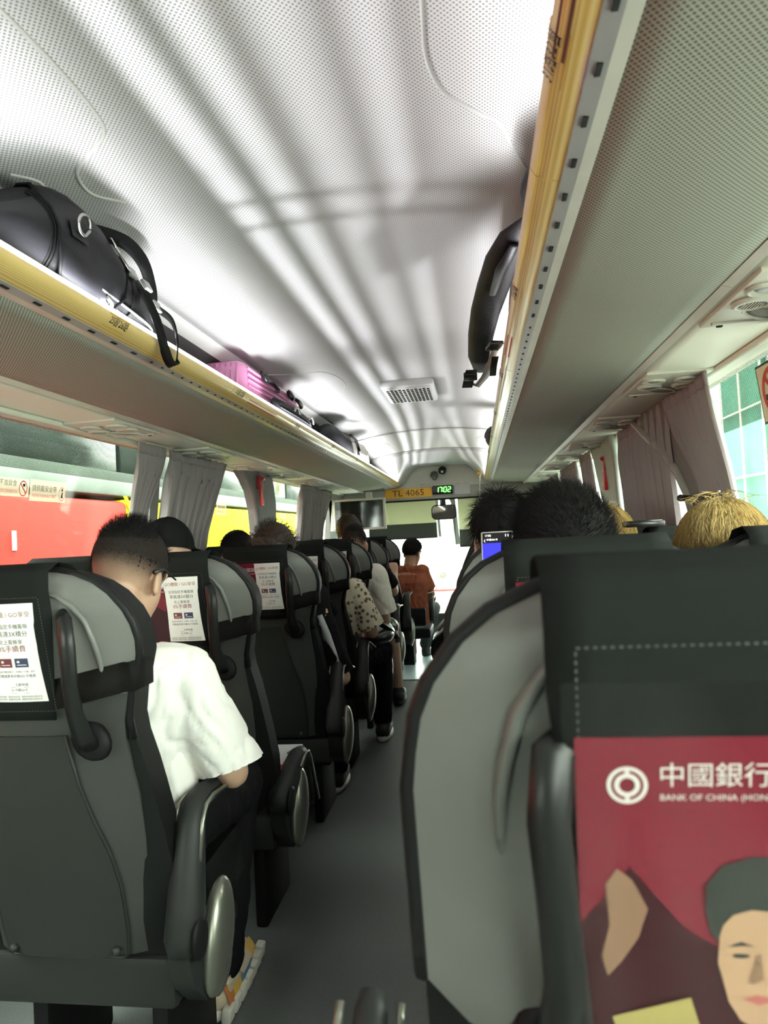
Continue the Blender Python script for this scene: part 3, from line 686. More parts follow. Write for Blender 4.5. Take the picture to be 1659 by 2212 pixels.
# ================================================================== SEATS
# seat frame: u across, y forward (0 = back of the headrest), z from the floor; the backrest leans back 11 degrees
def yb(z): return -.2*(z-1.22)
SHELL_W = [(.40, .172), (.47, .176), (.56, .184), (.65, .190), (.745, .190), (.80, .184), (.86, .180), (.90, .184), (.955, .199), (.99, .214), (1.03, .226), (1.06, .228), (1.09, .222), (1.118, .210), (1.150, .186), (1.172, .160), (1.188, .125), (1.196, .085)]
PAD_W = [(.40, .218), (.47, .228), (.56, .232), (.65, .224), (.745, .212), (.80, .204), (.86, .192), (.90, .190), (.955, .202), (.99, .216), (1.03, .229), (1.06, .231), (1.09, .226), (1.118, .214), (1.150, .190), (1.172, .164), (1.188, .130), (1.198, .090)]
def backrest_loft(W, f, b, n=10, zlo=.40, curl=0.035, k=1.0, edge=.55):
    """closed loft: outline W, front offset f, back offset b from the back plane"""
    rings = []
    zs = [z for z, _ in W]
    for z, wd in W:
        wd *= k; ring = []
        top = max(0, (z-1.12)/.08)
        th = f-b
        for i in range(n+1):           # back face, left to right
            t = -1+2*i/n; y = yb(z)+b+curl*abs(t)**3
            ring.append(V(t*wd, y, z))
        for i in range(n+1):           # front face, right to left
            t = 1-2*i/n; y = yb(z)+b+curl*abs(t)**3 + th*(1-edge*abs(t)**4)*(1-.35*top**2)
            ring.append(V(t*wd, y, z))
        rings.append(ring)
    return rings
def shell_pt(u, z, d=0, k=1.0):
    wd = interp(SHELL_W, z)*k; t = max(-1, min(1, u/wd)); return V(u, yb(z)+.035*abs(t)**3-d, z)
ARMS = []
_seat = {}
def xf(mb, s, k=1):
    """mirror across the seat (s = -1 flips) and squeeze by k"""
    mb.v = [(x*s*k, y, z*.9875) for x, y, z in mb.v]
    if s < 0: mb.f = [list(reversed(f)) for f in mb.f]
    return mb
def seat_parts(s, k, wide=False):
    """meshes of one seat; s = +1: aisle on the +u side; k squeezes the width"""
    key = (s, k, wide)
    if key in _seat: return _seat[key]
    P = {}
    SW, PW_ = (SHELL_W, PAD_W) if not wide else ([(z, max(wd, .232) if .80 < z < 1.06 else wd) for z, wd in SHELL_W], [(z, max(wd, .236) if .56 < z < 1.06 else wd) for z, wd in PAD_W])
    def keep(name, mb, mt=None, auto=None):
        xf(mb, s, k); o = mb.build(name, mt, None, auto=auto, org=(0, 0, 0)); C.objects.unlink(o); P.setdefault(name, []).append(o)
    zc = .82 if wide else .955  # painted light on the shell above this height, painted shade below
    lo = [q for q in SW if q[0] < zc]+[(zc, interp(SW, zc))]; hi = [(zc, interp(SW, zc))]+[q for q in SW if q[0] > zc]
    m = MB(); m.loft(backrest_loft(lo, .016, 0.0)); keep('back_shell', m, 'shell_shaded', 50)
    m = MB(); m.loft(backrest_loft(hi, .016, -.001)); keep('headrest_shell', m, 'shell_lit', 50)
    m = MB(); m.loft(backrest_loft(PW_, .105, .015, edge=.30)); keep('backrest_pad', m, 'pad_black', 60)
    m = MB(); pts = [V(wd*1.0, yb(z)+.042, z) for z, wd in PW_ if z > .84]; left = [V(-p.x, p.y, p.z) for p in reversed(pts)]
    m.tube(pts+[V(.045, yb(1.201)+.03, 1.203), V(-.045, yb(1.201)+.03, 1.203)]+left, .0085, 8); keep('piping', m, 'piping')
    m = MB()                                  # flat storage panel on the back
    PW = [(.405, .132), (.47, .138), (.56, .138), (.63, .128), (.70, .108), (.78, .090), (.88, .08)]
    m.loft([[shell_pt(t*wd, z, .006 if abs(t) < 1 else .0) for t in (-1, -.97, -.5, 0, .5, .97, 1)]+[shell_pt(t*wd, z, -.004) for t in (1, 0, -1)] for z, wd in PW]); keep('storage_panel', m, 'panel_grey', 40)
    m = MB(); line = [shell_pt(wd, z, .003) for z, wd in reversed(PW)]+[shell_pt(.12, .398, .003), shell_pt(-.12, .398, .003)]+[shell_pt(-wd, z, .003) for z, wd in PW]
    m.tube(line, .0035, 6); keep('panel_edge', m, 'arm_grey')
    for sg in (1, -1):
        m = MB(); p = shell_pt(sg*.112, .418, .004); m.lathe([(.008, 0), (.009, .006), (.007, .012), (.001, .014)], p, (0, -1, 0), 12); keep('knob', m, 'arm_grey')
    for sg in (1, -1):                        # raised arc on each wing
        arc = [(.075, 1.160), (.105, 1.150), (.130, 1.130), (.149, 1.100), (.160, 1.060), (.165, 1.030), (.166, 1.005), (.166, .985)]
        m = MB(); m.tube([shell_pt(sg*u, z, .001) for u, z in arc], [.002, .0045, .006, .0065, .0065, .006, .005, .003], 8); keep('wing_ridge', m, 'shell_lit')
    # headrest cover: sheet hanging down the back, over the top and down the front
    def cover(u, v, off=.010):
        pts = [(-.012, .915), (-.014, 1.0), (-.014, 1.10), (-.012, 1.165), (-.004, 1.198), (.030, 1.214), (.075, 1.207), (.108, 1.17), (.112, 1.05)]
        q = v*(len(pts)-1); i = min(int(q), len(pts)-2); f = q-i
        y, z = lerp(pts[i][0], pts[i+1][0], f), lerp(pts[i][1], pts[i+1][1], f)
        hw = lerp(.104, .131, min(1, max(0, (z-.915)/.2)))
        return V((2*u-1)*hw, yb(z)+y+(.006 if abs(2*u-1) > .9 else 0)*0, z)
    m = MB(); m.sheet(cover, 8, 24, (0, .004, 0)); keep('headrest_cover', m, 'cover_cloth')
    # strap round the headrest wings
    for sg in (() if wide else (1, -1)):
        m = MB(); m.ribbon([shell_pt(sg*(.08+.0125*q), .965+.0025*q, .011) for q in range(11)]+[V(sg*.222, yb(.99)+.012, .991), V(sg*.226, yb(.99)+.05, .992), V(sg*.220, yb(.99)+.10, .99)], (0, .1, 1), .056, .005); keep('elastic_strap', m, 'tape')
    # grab handle on the aisle side
    hp = [(.112, 1.118, .004), (.128, 1.108, .026), (.134, 1.06, .038), (.130, .99, .042), (.126, .93, .038), (.126, .885, .026), (.126, .862, .012)]
    m = MB(); m.tube([shell_pt(u, z, d) for u, z, d in hp], [.012, .0155, .0155, .0150, .0165, .021, .025], 10, flat=.7, up=(0, 1, 0)); keep('grab_handle', m, 'handle')
    m = MB(); m.lathe([(.036, 0), (.034, .010), (.026, .016), (.002, .018)], shell_pt(.126, .868, .0), (0, -1, 0), 16, flat=(1, 1.25)); keep('handle_foot', m, 'arm_black')
    m = MB(); m.lathe([(.009, 0), (.008, .006), (.001, .007)], shell_pt(.126, .870, .020), (0, -1, 0), 10); keep('handle_bolt', m, 'steel')
    # seat cushion
    m = MB(); rings = []
    for y, zt, zb, wd in ((.20, .455, .33, .20), (.215, .475, .325, .212), (.35, .470, .32, .216), (.55, .475, .33, .214), (.63, .468, .335, .208), (.655, .43, .36, .195)):
        rings.append([V(wd*x, y, z) for x, z in ((-1, zb+.02), (-.9, zb), (.9, zb), (1, zb+.02), (1, zt-.03), (.93, zt), (.4, zt-.012), (-.4, zt-.012), (-.93, zt), (-1, zt-.03))])
    m.loft(rings); keep('seat_cushion', m, 'pad_black', 50)
    m = MB(); m.box((0, .225, .335), (.44, .075, .105), bev=.012); keep('lower_valance', m, 'arm_grey', 40)
    m = MB(); m.box((0, .40, .285), (.42, .34, .05), bev=.008); keep('seat_frame', m, 'arm_black', 40)
    for sg in (1, -1):
        m = MB(); m.box((sg*.14, .40, .13), (.04, .26, .26), bev=.01); keep('leg', m, 'arm_black', 40)
    if k == 1:                                # aisle side: bracket, silver hinge cover
        m = MB(); m.loft([[V(x, y, z) for y, z in ((.16, .46), (.155, .40), (.175, .34), (.235, .275), (.34, .265), (.36, .31), (.30, .40), (.24, .47), (.20, .485))] for x in (.222, .228, .262, .268)]); keep('arm_bracket', m, 'arm_grey', 45)
        m = MB(); m.ell((.275, .280, .385), (.030, .060, .115), Euler((-.35, 0, 0)).to_matrix(), 18, 12); keep('hinge_cover', m, 'silver')
        m = MB(); m.ell((.268, .315, .300), (.016, .035, .06), Euler((-.7, 0, 0)).to_matrix(), 14, 10); keep('hinge_tail', m, 'silver')
    _seat[key] = P
    return P
def arm_meshes(s):
    key = ('arm', s)
    if key in _seat: return _seat[key]
    m = MB(); path = [(-.028, -.010), (.0, 0), (.06, .02), (.13, .045), (.20, .066), (.235, .062), (.262, .030), (.30, -.05), (.335, -.125), (.342, -.14)]
    rad = [.032, .042, .040, .036, .031, .029, .026, .021, .018, .013]
    m.tube([V(0, y, z) for y, z in path], rad, 12, flat=1.0, up=(0, 0, 1)); m.v = [(x*.95, y, z) for x, y, z in m.v]; xf(m, s)
    a = m.build('armrest', 'arm_grey', None, org=(0, 0, 0)); C.objects.unlink(a)
    m = MB(); m.lathe([(.034, 0), (.034, .006), (.026, .009), (.001, .010)], (.030, .0, .0), (1, 0, 0), 20, flat=(1.25, 1)); xf(m, s)
    d = m.build('end_cap', 'arm_black', None, org=(0, 0, 0)); C.objects.unlink(d)
    m = MB(); m.tube([V(.030, y, z+.012) for y, z in path[3:]], .005, 6); m.tube([V(-.030, y, z+.012) for y, z in path[4:]], .0045, 6); xf(m, s)
    e = m.build('chrome_edge', 'silver', None, org=(0, 0, 0)); C.objects.unlink(e)
    _seat[key] = (a, d, e); return _seat[key]
def place_seat(x, y, s, k, label, group, arm=None, cshift=0.0, yaw=0.0, wide=False):
    t = thing('coach_seat', label, 'seat', (x, y, 0), group); t.rotation_euler.z = yaw
    cover = None
    for name, obs in seat_parts(s, k, wide).items():
        for o in obs:
            c = o.copy(); C.objects.link(c); c.parent = t
            if name == 'headrest_cover': c.location.x = cshift; cover = c
            if wide and name.startswith('handle') or wide and name == 'grab_handle': c.location = (0, .012, -.03)
    if arm is not None:
        a, d, e = arm_meshes(s)
        ca = a.copy(); C.objects.link(ca); ca.parent = t; ca.location = (s*.250, .175, .435); ca.rotation_euler.x = math.radians(arm)
        cdv = d.copy(); C.objects.link(cdv); cdv.parent = ca
        ce = e.copy(); C.objects.link(ce); ce.parent = ca
    return t, cover
# advertising card and poster in the clear pocket of a headrest cover (sub-parts of the cover)
def cover_fn(u0, z0, bulge=.004, hw=.05):
    def fn(a, b): 
        z = z0+b; return V(u0+a, yb(z)-.0165-bulge*max(0, 1-(a/hw)**2), z)
    return fn
def off_fn(fn, d): return lambda a, b: fn(a, b)+V(0, -d*.45, 0)
def leaflet(cover, u0=.045, z0=1.035, detail=1):
    fn = cover_fn(u0, z0); m = MB().use('paper')
    m.grid(lambda u, v: fn((u-.5)*.108*(1-.10*math.sin(v*PI)), (v-.5)*.186), 6, 6)
    f = off_fn(fn, .0007); m.use('ink_red')
    put_text(m, 'GO體驗 / GO享受', .0115, f, 0, .072, sx=1.0)
    put_text(m, '0%手續費', .0135, f, 0, .008)
    m.use('ink')
    put_text(m, '全球指定手機簽賬', .0095, f, 0, .050); put_text(m, '享高達3X積分', .0115, f, 0, .036)
    put_text(m, '北上簽賬享', .0095, f, 0, .021)
    put_rect(m, f, 0, .0145, .075, .0005)
    put_text(m, '憑指定中銀信用卡、大灣區一卡通、客戶', .0043, f, 0, -.035); put_text(m, '可無縫享有中銀GO卡禮遇', .0066, f, 0, -.0435)
    put_text(m, '立即申請', .0066, f, .008, -.060); put_text(m, '中銀Go卡', .0060, f, .006, -.070)
    put_disc(m, f, -.012, -.070, .0022, n=12, ri=.7)
    for r_ in (.0055,): put_rect(m, f, .003, -.0645, .036, .0005); put_rect(m, f, .003, -.0757, .036, .0005)
    for k in range(2): put_text(m, '借定唔借？還得到先好借！優惠受條款及細則約束', .0040, f, 0, -.083-.005*k)
    m.use('card_red'); put_rect(m, f, -.017, -.018, .026, .017)
    m.use('card_blue'); put_rect(m, f, .015, -.018, .026, .017)
    m.use('paper'); f3 = off_fn(fn, .0012)
    for a in (-.017, .015): put_rect(m, f3, a-.006, -.016, .005, .004); put_rect(m, f3, a, -.022, .018, .0012)
    o = m.build('leaflet', None, None, smooth=False, org=(0, 0, 0)); o.parent = cover
    return o
def pocket(cover, w_=.222, h_=.215, z0=1.03):
    fn = cover_fn(0, z0, .0, .2); m = MB(); m.grid(lambda u, v: fn((u-.5)*w_, (v-.5)*h_)+V(0, .0035, 0), 2, 2); o = m.build('pocket', 'pocket', None, org=(0, 0, 0)); o.parent = cover
    m = MB()
    for a, b, ww, hh in ((0, .5, w_, .0014), (0, -.5, w_, .0014), (.5, 0, .0014, h_), (-.5, 0, .0014, h_)):
        n = 40
        for i in range(n):
            q = (i+.3)/n-.5
            ca, cb = (q*w_, b*h_) if ww > hh else (a*w_, q*h_)
            put_rect(m, off_fn(fn, .001), ca, cb, ww/n*.5 if ww > hh else ww, hh if ww > hh else hh/n*.5)
    o = m.build('stitching', 'wall_dark', None, smooth=False, org=(0, 0, 0)); o.parent = cover; o['kind'] = 'stuff'
def poster(cover, w_=.235, h_=.30, z0=.985, full=False, u0=0):
    """maroon bank poster with a round emblem, lettering and the printed half portrait of a man holding a card"""
    fn = cover_fn(u0, z0, .001, .2); m = MB().use('maroon'); L = lambda d: off_fn(fn, d)
    m.grid(lambda u, v: fn((u-.5)*w_, (v-.5)*h_), 4, 4)
    W2, H2 = w_/2, h_/2; f = L(.0008)
    m.use('maroon_dark'); put_poly(m, f, [(-W2, -H2), (-W2, -H2+.12), (-W2+.035, -H2+.165), (-W2+.07, -H2+.12), (-W2+.10, -H2+.10), (W2, -H2+.10), (W2, -H2)])
    m.use('print_white'); f2 = L(.0016)
    # emblem: ring with a barred square, like an old coin
    ex, ez = -W2+.034, H2-.034
    put_disc(m, f2, ex, ez, .0135, n=28, ri=.80); put_disc(m, f2, ex, ez, .0085, n=24, ri=.62)
    for a, b, ww, hh in ((0, .010, .003, .007), (0, -.010, .003, .007)): put_rect(m, f2, ex+a, ez+b, ww, hh)
    put_text(m, '中國銀行(香港)', .0185, f2, -W2+.054, H2-.028, 'LEFT', sx=.98)
    put_text(m, 'BANK OF CHINA (HONG KONG)', .0062, f2, -W2+.055, H2-.043, 'LEFT', sx=1.05)
    if full:
        K = .66; px, pz = -W2+.122, H2-.166      # portrait centre
        def pp(fn2, pts, k=K): put_poly(m, fn2, [(px+k*a_, pz+k*b_) for a_, b_ in pts])
        m.use('print_hair'); f3 = L(.0024)
        pp(f3, [(-.052, .035), (-.057, .060), (-.056, .09), (-.04, .112), (-.01, .122), (.03, .120), (.058, .10), (.064, .03), (.05, 0), (-.04, .02)])
        m.use('print_skin'); f4 = L(.0032)
        pp(f4, [(-.043, .032), (-.040, .044), (-.030, .056), (-.012, .062), (.01, .060), (.034, .050), (.045, .03), (.046, -.02), (.036, -.055), (.012, -.078), (-.004, -.080), (-.022, -.068), (-.034, -.046), (-.040, -.020), (-.045, 0)])
        m.use('print_skin_shade'); f5 = L(.0040)
        pp(f5, [(-.006, .012), (-.002, .012), (.001, -.018), (-.010, -.024), (-.014, -.020)])
        pp(f5, [(.020, .055), (.045, .03), (.046, -.02), (.036, -.055), (.028, -.03), (.034, .0), (.03, .03)])
        m.use('print_hair')
        pp(f5, [(-.036, .019), (-.022, .026), (-.008, .020), (-.021, .021)]); pp(f5, [(.008, .020), (.024, .027), (.040, .020), (.024, .022)])
        put_disc(m, f5, px-.022*K, pz+.009*K, .0058, .0018, 14); put_disc(m, f5, px+.024*K, pz+.009*K, .006, .0018, 14)
        pp(f5, [(-.058, .088), (-.044, .092), (-.034, .078), (-.036, .058), (-.046, .050), (-.046, .07)])
        m.use('print_lips'); pp(f5, [(-.020, -.042), (-.006, -.037), (.016, -.042), (-.004, -.049)])
        m.use('print_skin_shade'); put_poly(m, f2, [(-W2+.018, .022), (-W2+.026, .034), (-W2+.036, .026), (-W2+.046, .004), (-W2+.040, -.018), (-W2+.028, -.038), (-W2+.018, -.050), (-W2+.014, -.034), (-W2+.020, -.01)])
        m.use('print_gold'); put_poly(m, L(.0045), [(-W2+.020, -.082), (-W2+.074, -.064), (-W2+.084, -.10), (-W2+.03, -.115)])
    else:
        m.use('print_hair'); f3 = L(.0024); px, pz = -.062, .018
        put_poly(m, f3, [(px-.022, pz+.0), (px-.024, pz+.022), (px-.012, pz+.034), (px+.006, pz+.036), (px+.020, pz+.026), (px+.024, pz+.0)])
        m.use('print_skin'); put_poly(m, L(.0032), [(px-.018, pz+.012), (px-.006, pz+.018), (px+.014, pz+.014), (px+.016, pz-.012), (px+.004, pz-.030), (px-.010, pz-.026), (px-.018, pz-.006)])
        m.use('print_white'); put_text(m, 'GO卡', .030, L(.0036), -.070, -.066)
    o = m.build('poster', None, None, smooth=False, org=(0, 0, 0)); o.parent = cover

LX, RX = -.874, .171
YL = [1.12, 1.80, 2.56, 3.20, 3.93, 4.66, 5.45]
YR = [.46, 1.105, 1.80, 2.54, 3.25, 3.97, 4.7]
ARM = [58, 0, 50, 46, 48, 60, 66]
ALAB = ['nearest the camera with the young man in white', 'standing empty, armrest lowered, beige folder on its cushion', 'with a maroon poster beside its leaflet, raised armrest', 'behind the person in the floral shirt', 'behind the man with the buzz cut in cream', 'directly ahead of the buzz cut man', 'gripped by a hand, last before the brown polo']
for i, y in enumerate(YL):
    t, cov = place_seat(LX+(.0, -.005, 0, 0, 0, 0, 0)[i], y, 1, 1, f'left aisle coach seat {ALAB[i]}', 'left column aisle seats', ARM[i], (-.030, -.005, 0, .0, 0, 0, 0)[i])
    pocket(cov)
    if i == 2: poster(cov, .105, .20, 1.03, u0=-.058)
    elif i == 1: poster(cov, .105, .20, 1.03, u0=-.058)
    leaflet(cov)
WL = ['second row, its rounded top behind the nearest leaflet seat', 'third row, below the black cap', 'fourth row, its dark top left of the poster seat', 'fifth row, below the curly head', 'sixth row, below the third curtain', 'seventh row, nearest the television']
for i, y in enumerate(YL[1:]):
    t, cov = place_seat(LX-.42, y+.13, 1, .82, f'left window coach seat, {WL[i]}', 'left column window seats')
RA = ['huge blurred coach seat in the right foreground with bank poster', 'right aisle coach seat below the spiky black hair', 'right aisle coach seat just ahead of the phone', 'right aisle coach seat ahead of the two dark heads, beside the striped jacket', 'right aisle coach seat, third from the windscreen', 'right aisle coach seat, second from the windscreen', 'right aisle coach seat closest to the windscreen']
for i, y in enumerate(YR):
    t, cov = place_seat(RX, y, -1, 1, RA[i], 'right column aisle seats', (106, 60, 50, 50, 50, 50, 50)[i], wide=(i == 0))
    if i == 0:
        for c_ in t.children:
            if c_.name.startswith('armrest'): c_.location = (-.300, .172, .40); c_.scale.x = 1.0
    if i < 2:
        pocket(cov, .222, .235, 1.02); poster(cov, .228, .26, (.945, 1.0)[i], True)
        m = MB(); zc = (.965, 1.02)[i]; m.grid(lambda u, v: V((u-.5)*.245, yb(zc+(v-.5)*.30)-.026-.010*math.exp(-((u-.12)/.10)**2)*math.sin(PI*v)-.003*math.sin(9*u+5*v), zc+(v-.5)*.30), 30, 30)
        o = m.build('clear_film', 'clear_plastic', None, org=(0, 0, 0)); o.parent = cov
RW = ['window coach seat at the right edge, the blonde sitting in it', 'right window coach seat behind the small fair head, black tablet on top', 'right window coach seat, third ahead', 'right window coach seat, fourth ahead', 'right window coach seat, fifth ahead', 'right window coach seat, sixth ahead']
for i, y in enumerate(YR[1:]):
    place_seat(RX+.42, y+.18, -1, .82, RW[i], 'right column window seats')

# ================================================================== CURTAINS
def curtain(s, top, mid, zmid, bot, zbot, folds, label, amp=.022, inset=.048, tied=False, seed=0):
    """top/mid/bot: (y0, y1) spans; hangs just inside the glass"""
    rg = random.Random(seed); ph = [rg.uniform(-.4, .4) for _ in range(folds+2)]
    t = thing('curtain', label, 'curtain', (X(s, 1.09), sum(top)/2, Zr(.45)), 'grey window curtains')
    zt = .452
    def fn(u, v):
        z = lerp(zt, zbot, v)
        if z > zmid: q = (zt-z)/(zt-zmid); q = q*q*(3-2*q) if tied else q; a, b = lerp(top[0], mid[0], q), lerp(top[1], mid[1], q)
        else: q = min(1, (zmid-z)/(zmid-zbot)); a, b = lerp(mid[0], bot[0], q), lerp(mid[1], bot[1], q)
        i = min(int(u*folds), folds); w_ = u*folds*2*PI + ph[i]*math.sin(v*3)
        am = amp*(.35+.65*min(1, v*6)) * (1 if not tied else .55+.45*abs(z-zmid)/.4)
        sn = math.sin(w_); o = wall_off(z) - inset - am*(abs(sn)**.75*math.copysign(1, sn)) - .18*am*math.sin(2.3*w_+1+3*v)
        return (X(s, o), lerp(a, b, u) + .55*am*math.cos(w_), Zr(z))
    m = MB(); m.sheet(fn, folds*10, 22, (s*.0025, 0, 0)); m.build('cloth', 'curtain', t)
    m = MB()
    m.sheet(lambda u, v: Vector(fn(u, v*.06))+V(-s*.002, 0, .004), folds*10, 2, (s*.003, 0, 0)); m.build('heading_tape', 'curtain', t)
    if tied:
        y0, y1 = mid; o = wall_off(zmid)-inset
        m = MB(); m.tube([(X(s, o-.045), y0-.01, Zr(zmid)), (X(s, o-.05), (y0+y1)/2, Zr(zmid-.004)), (X(s, o-.04), y1+.01, Zr(zmid))], .008, 8); m.build('tie_band', 'strap_black', t)
        ye = y1+.11 if s < 0 else y1+.09
        m = MB(); m.tube([(X(s, o-.04), y1-.02, Zr(zmid)), (X(s, o-.04), ye, Zr(zmid+.006))], [.010, .013], 10); m.build('tie_hook', 'arm_black', t)
        m = MB(); m.ell((X(s, o-.05), y0+.01, Zr(zmid)), (.012, .016, .014), nu=10, nv=8); m.build('knob', 'steel', t)
    return t
curtain(-1, (2.73, 3.00), (2.70, 2.84), .09, (2.68, 2.90), -.36, 6, 'grey curtain tied back with a black hook, left of the wider left curtain', .016, tied=True, seed=1)
curtain(-1, (3.025, 3.77), (2.99, 3.54), .06, (2.97, 3.45), -.36, 8, 'wide grey pleated curtain in the left window behind the black cap', .030, seed=2)
curtain(-1, (5.45, 6.22), (5.41, 6.20), .02, (5.40, 6.18), -.36, 8, 'grey curtain near the television on the left', .030, seed=3)
curtain(-1, (6.22, 6.70), (6.22, 6.36), .10, (6.20, 6.34), -.36, 3, 'dark flared curtain end beside the television', .02, .045, seed=4)
curtain(1, (2.19, 2.69), (2.13, 2.46), .066, (2.10, 2.44), -.36, 7, 'grey tied-back curtain over the fair-haired passenger on the right', .018, .045, tied=True, seed=5)
curtain(1, (2.66, 3.60), (2.73, 3.69), -.03, (2.75, 3.70), -.36, 9, 'wide flat-hanging grey curtain right of the red hammer', .028, .03, seed=6)
curtain(1, (4.36, 4.80), (4.36, 4.80), .10, (4.36, 4.80), -.36, 4, 'dark narrow curtain just left of the right red hammer', .022, .045, seed=7)
curtain(1, (4.95, 5.90), (4.95, 5.90), .10, (4.95, 5.90), -.36, 8, 'pale grey far curtain on the right, above the spiky hair', .022, .045, seed=8)
curtain(1, (6.05, 6.9), (6.05, 6.9), .10, (6.05, 6.9), -.36, 7, 'farthest grey curtain on the right side', .022, .045, seed=9)
curtain(1, (1.40, 1.72), (1.40, 1.60), .06, (1.40, 1.60), -.36, 4, 'dark curtain cut by the right edge beside the no smoking sign', .02, .05, tied=True, seed=10)

# emergency hammers on the pillars
for s, y, z, lab in ((-1, 4.40, .335, 'red emergency hammer holder on the left leaning pillar'), (1, 4.06, .29, 'red emergency hammer holder on the right pillar')):
    o = wall_off(z)-(.055 if s < 0 else .03)
    R = Euler((math.radians(8 if s > 0 else 6), 0, 0)).to_matrix(); c0 = V(X(s, o), y, Zr(z))
    t = thing('emergency_hammer', lab, 'hammer', c0, 'red emergency hammers')
    m = MB(); m.box(c0+R @ V(0, 0, .055), (.035, .072, .095), R, .008); m.build('holder', 'hammer_red', t, auto=40)
    m = MB(); m.box(c0+R @ V(-s*.004, 0, -.045), (.022, .048, .120), R, .006); m.build('hammer_handle', 'red_plastic', t, auto=40)
    m = MB()
    for k in range(9): m.box(c0+R @ V(-s*.015, -.018 if s < 0 else .018, -.095+.0125*k), (.006, .010, .006), R)
    q = m.build('grip_teeth', 'sticker_cream', t, smooth=False); q['kind'] = 'stuff'
    m = MB(); m.tube([c0+R @ V(-s*.02, -.03, .08), c0+R @ V(-s*.02, .03, .08)], .012, 10); m.build('hammer_head', 'hammer_red', t)

# stickers on the glass
def glass_fn(s, y0, z0, d=.008):
    def fn(a, b): z = z0+b; return (X(s, wall_off(z)+.039-d), y0+(a if s < 0 else -a), Zr(z))
    return fn
def sub(fn, s, d): return lambda a, b: (fn(a, b)[0]-s*d, fn(a, b)[1], fn(a, b)[2])
t = thing('window_sticker', 'clear sticker reading NO EATING OR DRINKING on the left window', 'sticker', (X(-1, 1.18), 2.04, Zr(.22)), 'rule stickers on the left window')
fn = glass_fn(-1, 2.035, .222); m = MB().use('sticker_clear'); put_rect(m, fn, 0, 0, .225, .062); m.build('backing', None, t, smooth=False)
f = sub(fn, -1, .0006); m = MB().use('sticker_ink'); put_text(m, '車廂內不准飲食', .0235, f, -.026, .012, sx=.92)
m.use('sticker_red'); put_text(m, 'NO EATING OR DRINKING', .0165, f, -.026, -.014, sx=.80)
put_disc(m, f, .082, -.002, .021, .027, 24, ri=.86); put_poly(m, f, [(.066, .014), (.069, .017), (.098, -.018), (.095, -.021)]); m.use('sticker_ink'); put_rect(m, f, .086, .010, .012, .010); m.build('print', None, t, smooth=False)
t = thing('window_sticker', 'clear sticker reading PLEASE WEAR SEAT BELT on the left window', 'sticker', (X(-1, 1.18), 2.25, Zr(.22)), 'rule stickers on the left window')
fn = glass_fn(-1, 2.255, .214); m = MB().use('sticker_clear'); put_rect(m, fn, 0, .004, .205, .076); m.build('backing', None, t, smooth=False)
f = sub(fn, -1, .0006); m = MB().use('sticker_ink'); put_text(m, '請佩戴安全帶', .0245, f, -.022, .010, sx=.95)
m.use('sticker_red'); put_text(m, 'PLEASE WEAR SEAT BELT', .0160, f, -.022, -.015, sx=.76)
put_disc(m, f, .080, -.003, .018, .026, 24, ri=.90); m.use('sticker_ink'); put_disc(m, f, .081, .012, .0045, .006, 12); put_poly(m, f, [(.074, -.018), (.079, .003), (.087, .003), (.084, -.010), (.089, -.018)]); m.build('print', None, t, smooth=False)
for i, (y, z, lab) in enumerate(((3.93, .20, 'small yellowed sticker with orange print on the left middle window'), (5.25, .17, 'pale sticker with faint print by the third left curtain'))):
    t = thing('window_sticker', lab, 'sticker', (X(-1, 1.18), y, Zr(z)))
    fn = glass_fn(-1, y, z); m = MB().use('sticker_clear'); put_rect(m, fn, 0, 0, .16, .07); m.build('backing', None, t, smooth=False)
    f = sub(fn, -1, .0006); m = MB().use('sticker_yellow' if i == 0 else 'sticker_cream')
    for k in range(5):
        put_rect(m, f, -.05+.024*k, .014, .014, .015); put_rect(m, f, -.05+.024*k, -.014, .014, .013)
    m.build('print', None, t, smooth=False)
t = thing('no_smoking_sign', 'square cream no smoking sticker with red ring on the right window', 'sign', (X(1, 1.16), 1.95, Zr(.34)))
fn = glass_fn(1, 1.945, .335); m = MB().use('sticker_ink'); put_rect(m, fn, 0, 0, .185, .165); f = sub(fn, 1, .0006); m.use('sticker_cream'); put_rect(m, f, 0, 0, .172, .152); m.build('backing', None, t, smooth=False)
f = sub(fn, 1, .0012); m = MB().use('sticker_ink'); put_rect(m, f, -.005, -.012, .095, .016); put_poly(m, f, [(.03, .0), (.036, .03), (.028, .045), (.034, .048), (.042, .03), (.037, .0)])
f = sub(fn, 1, .0018); m.use('sticker_red'); put_disc(m, f, 0, 0, .068, .068, 36, ri=.82); put_poly(m, f, [(-.046, .036), (-.036, .046), (.046, -.036), (.036, -.046)]); m.build('print', None, t, smooth=False)

# ================================================================== OUTSIDE
m = MB(); m.box((0, 10, -.95), (80, 90, .1)); struct(m.build('ground', 'asphalt', smooth=False))
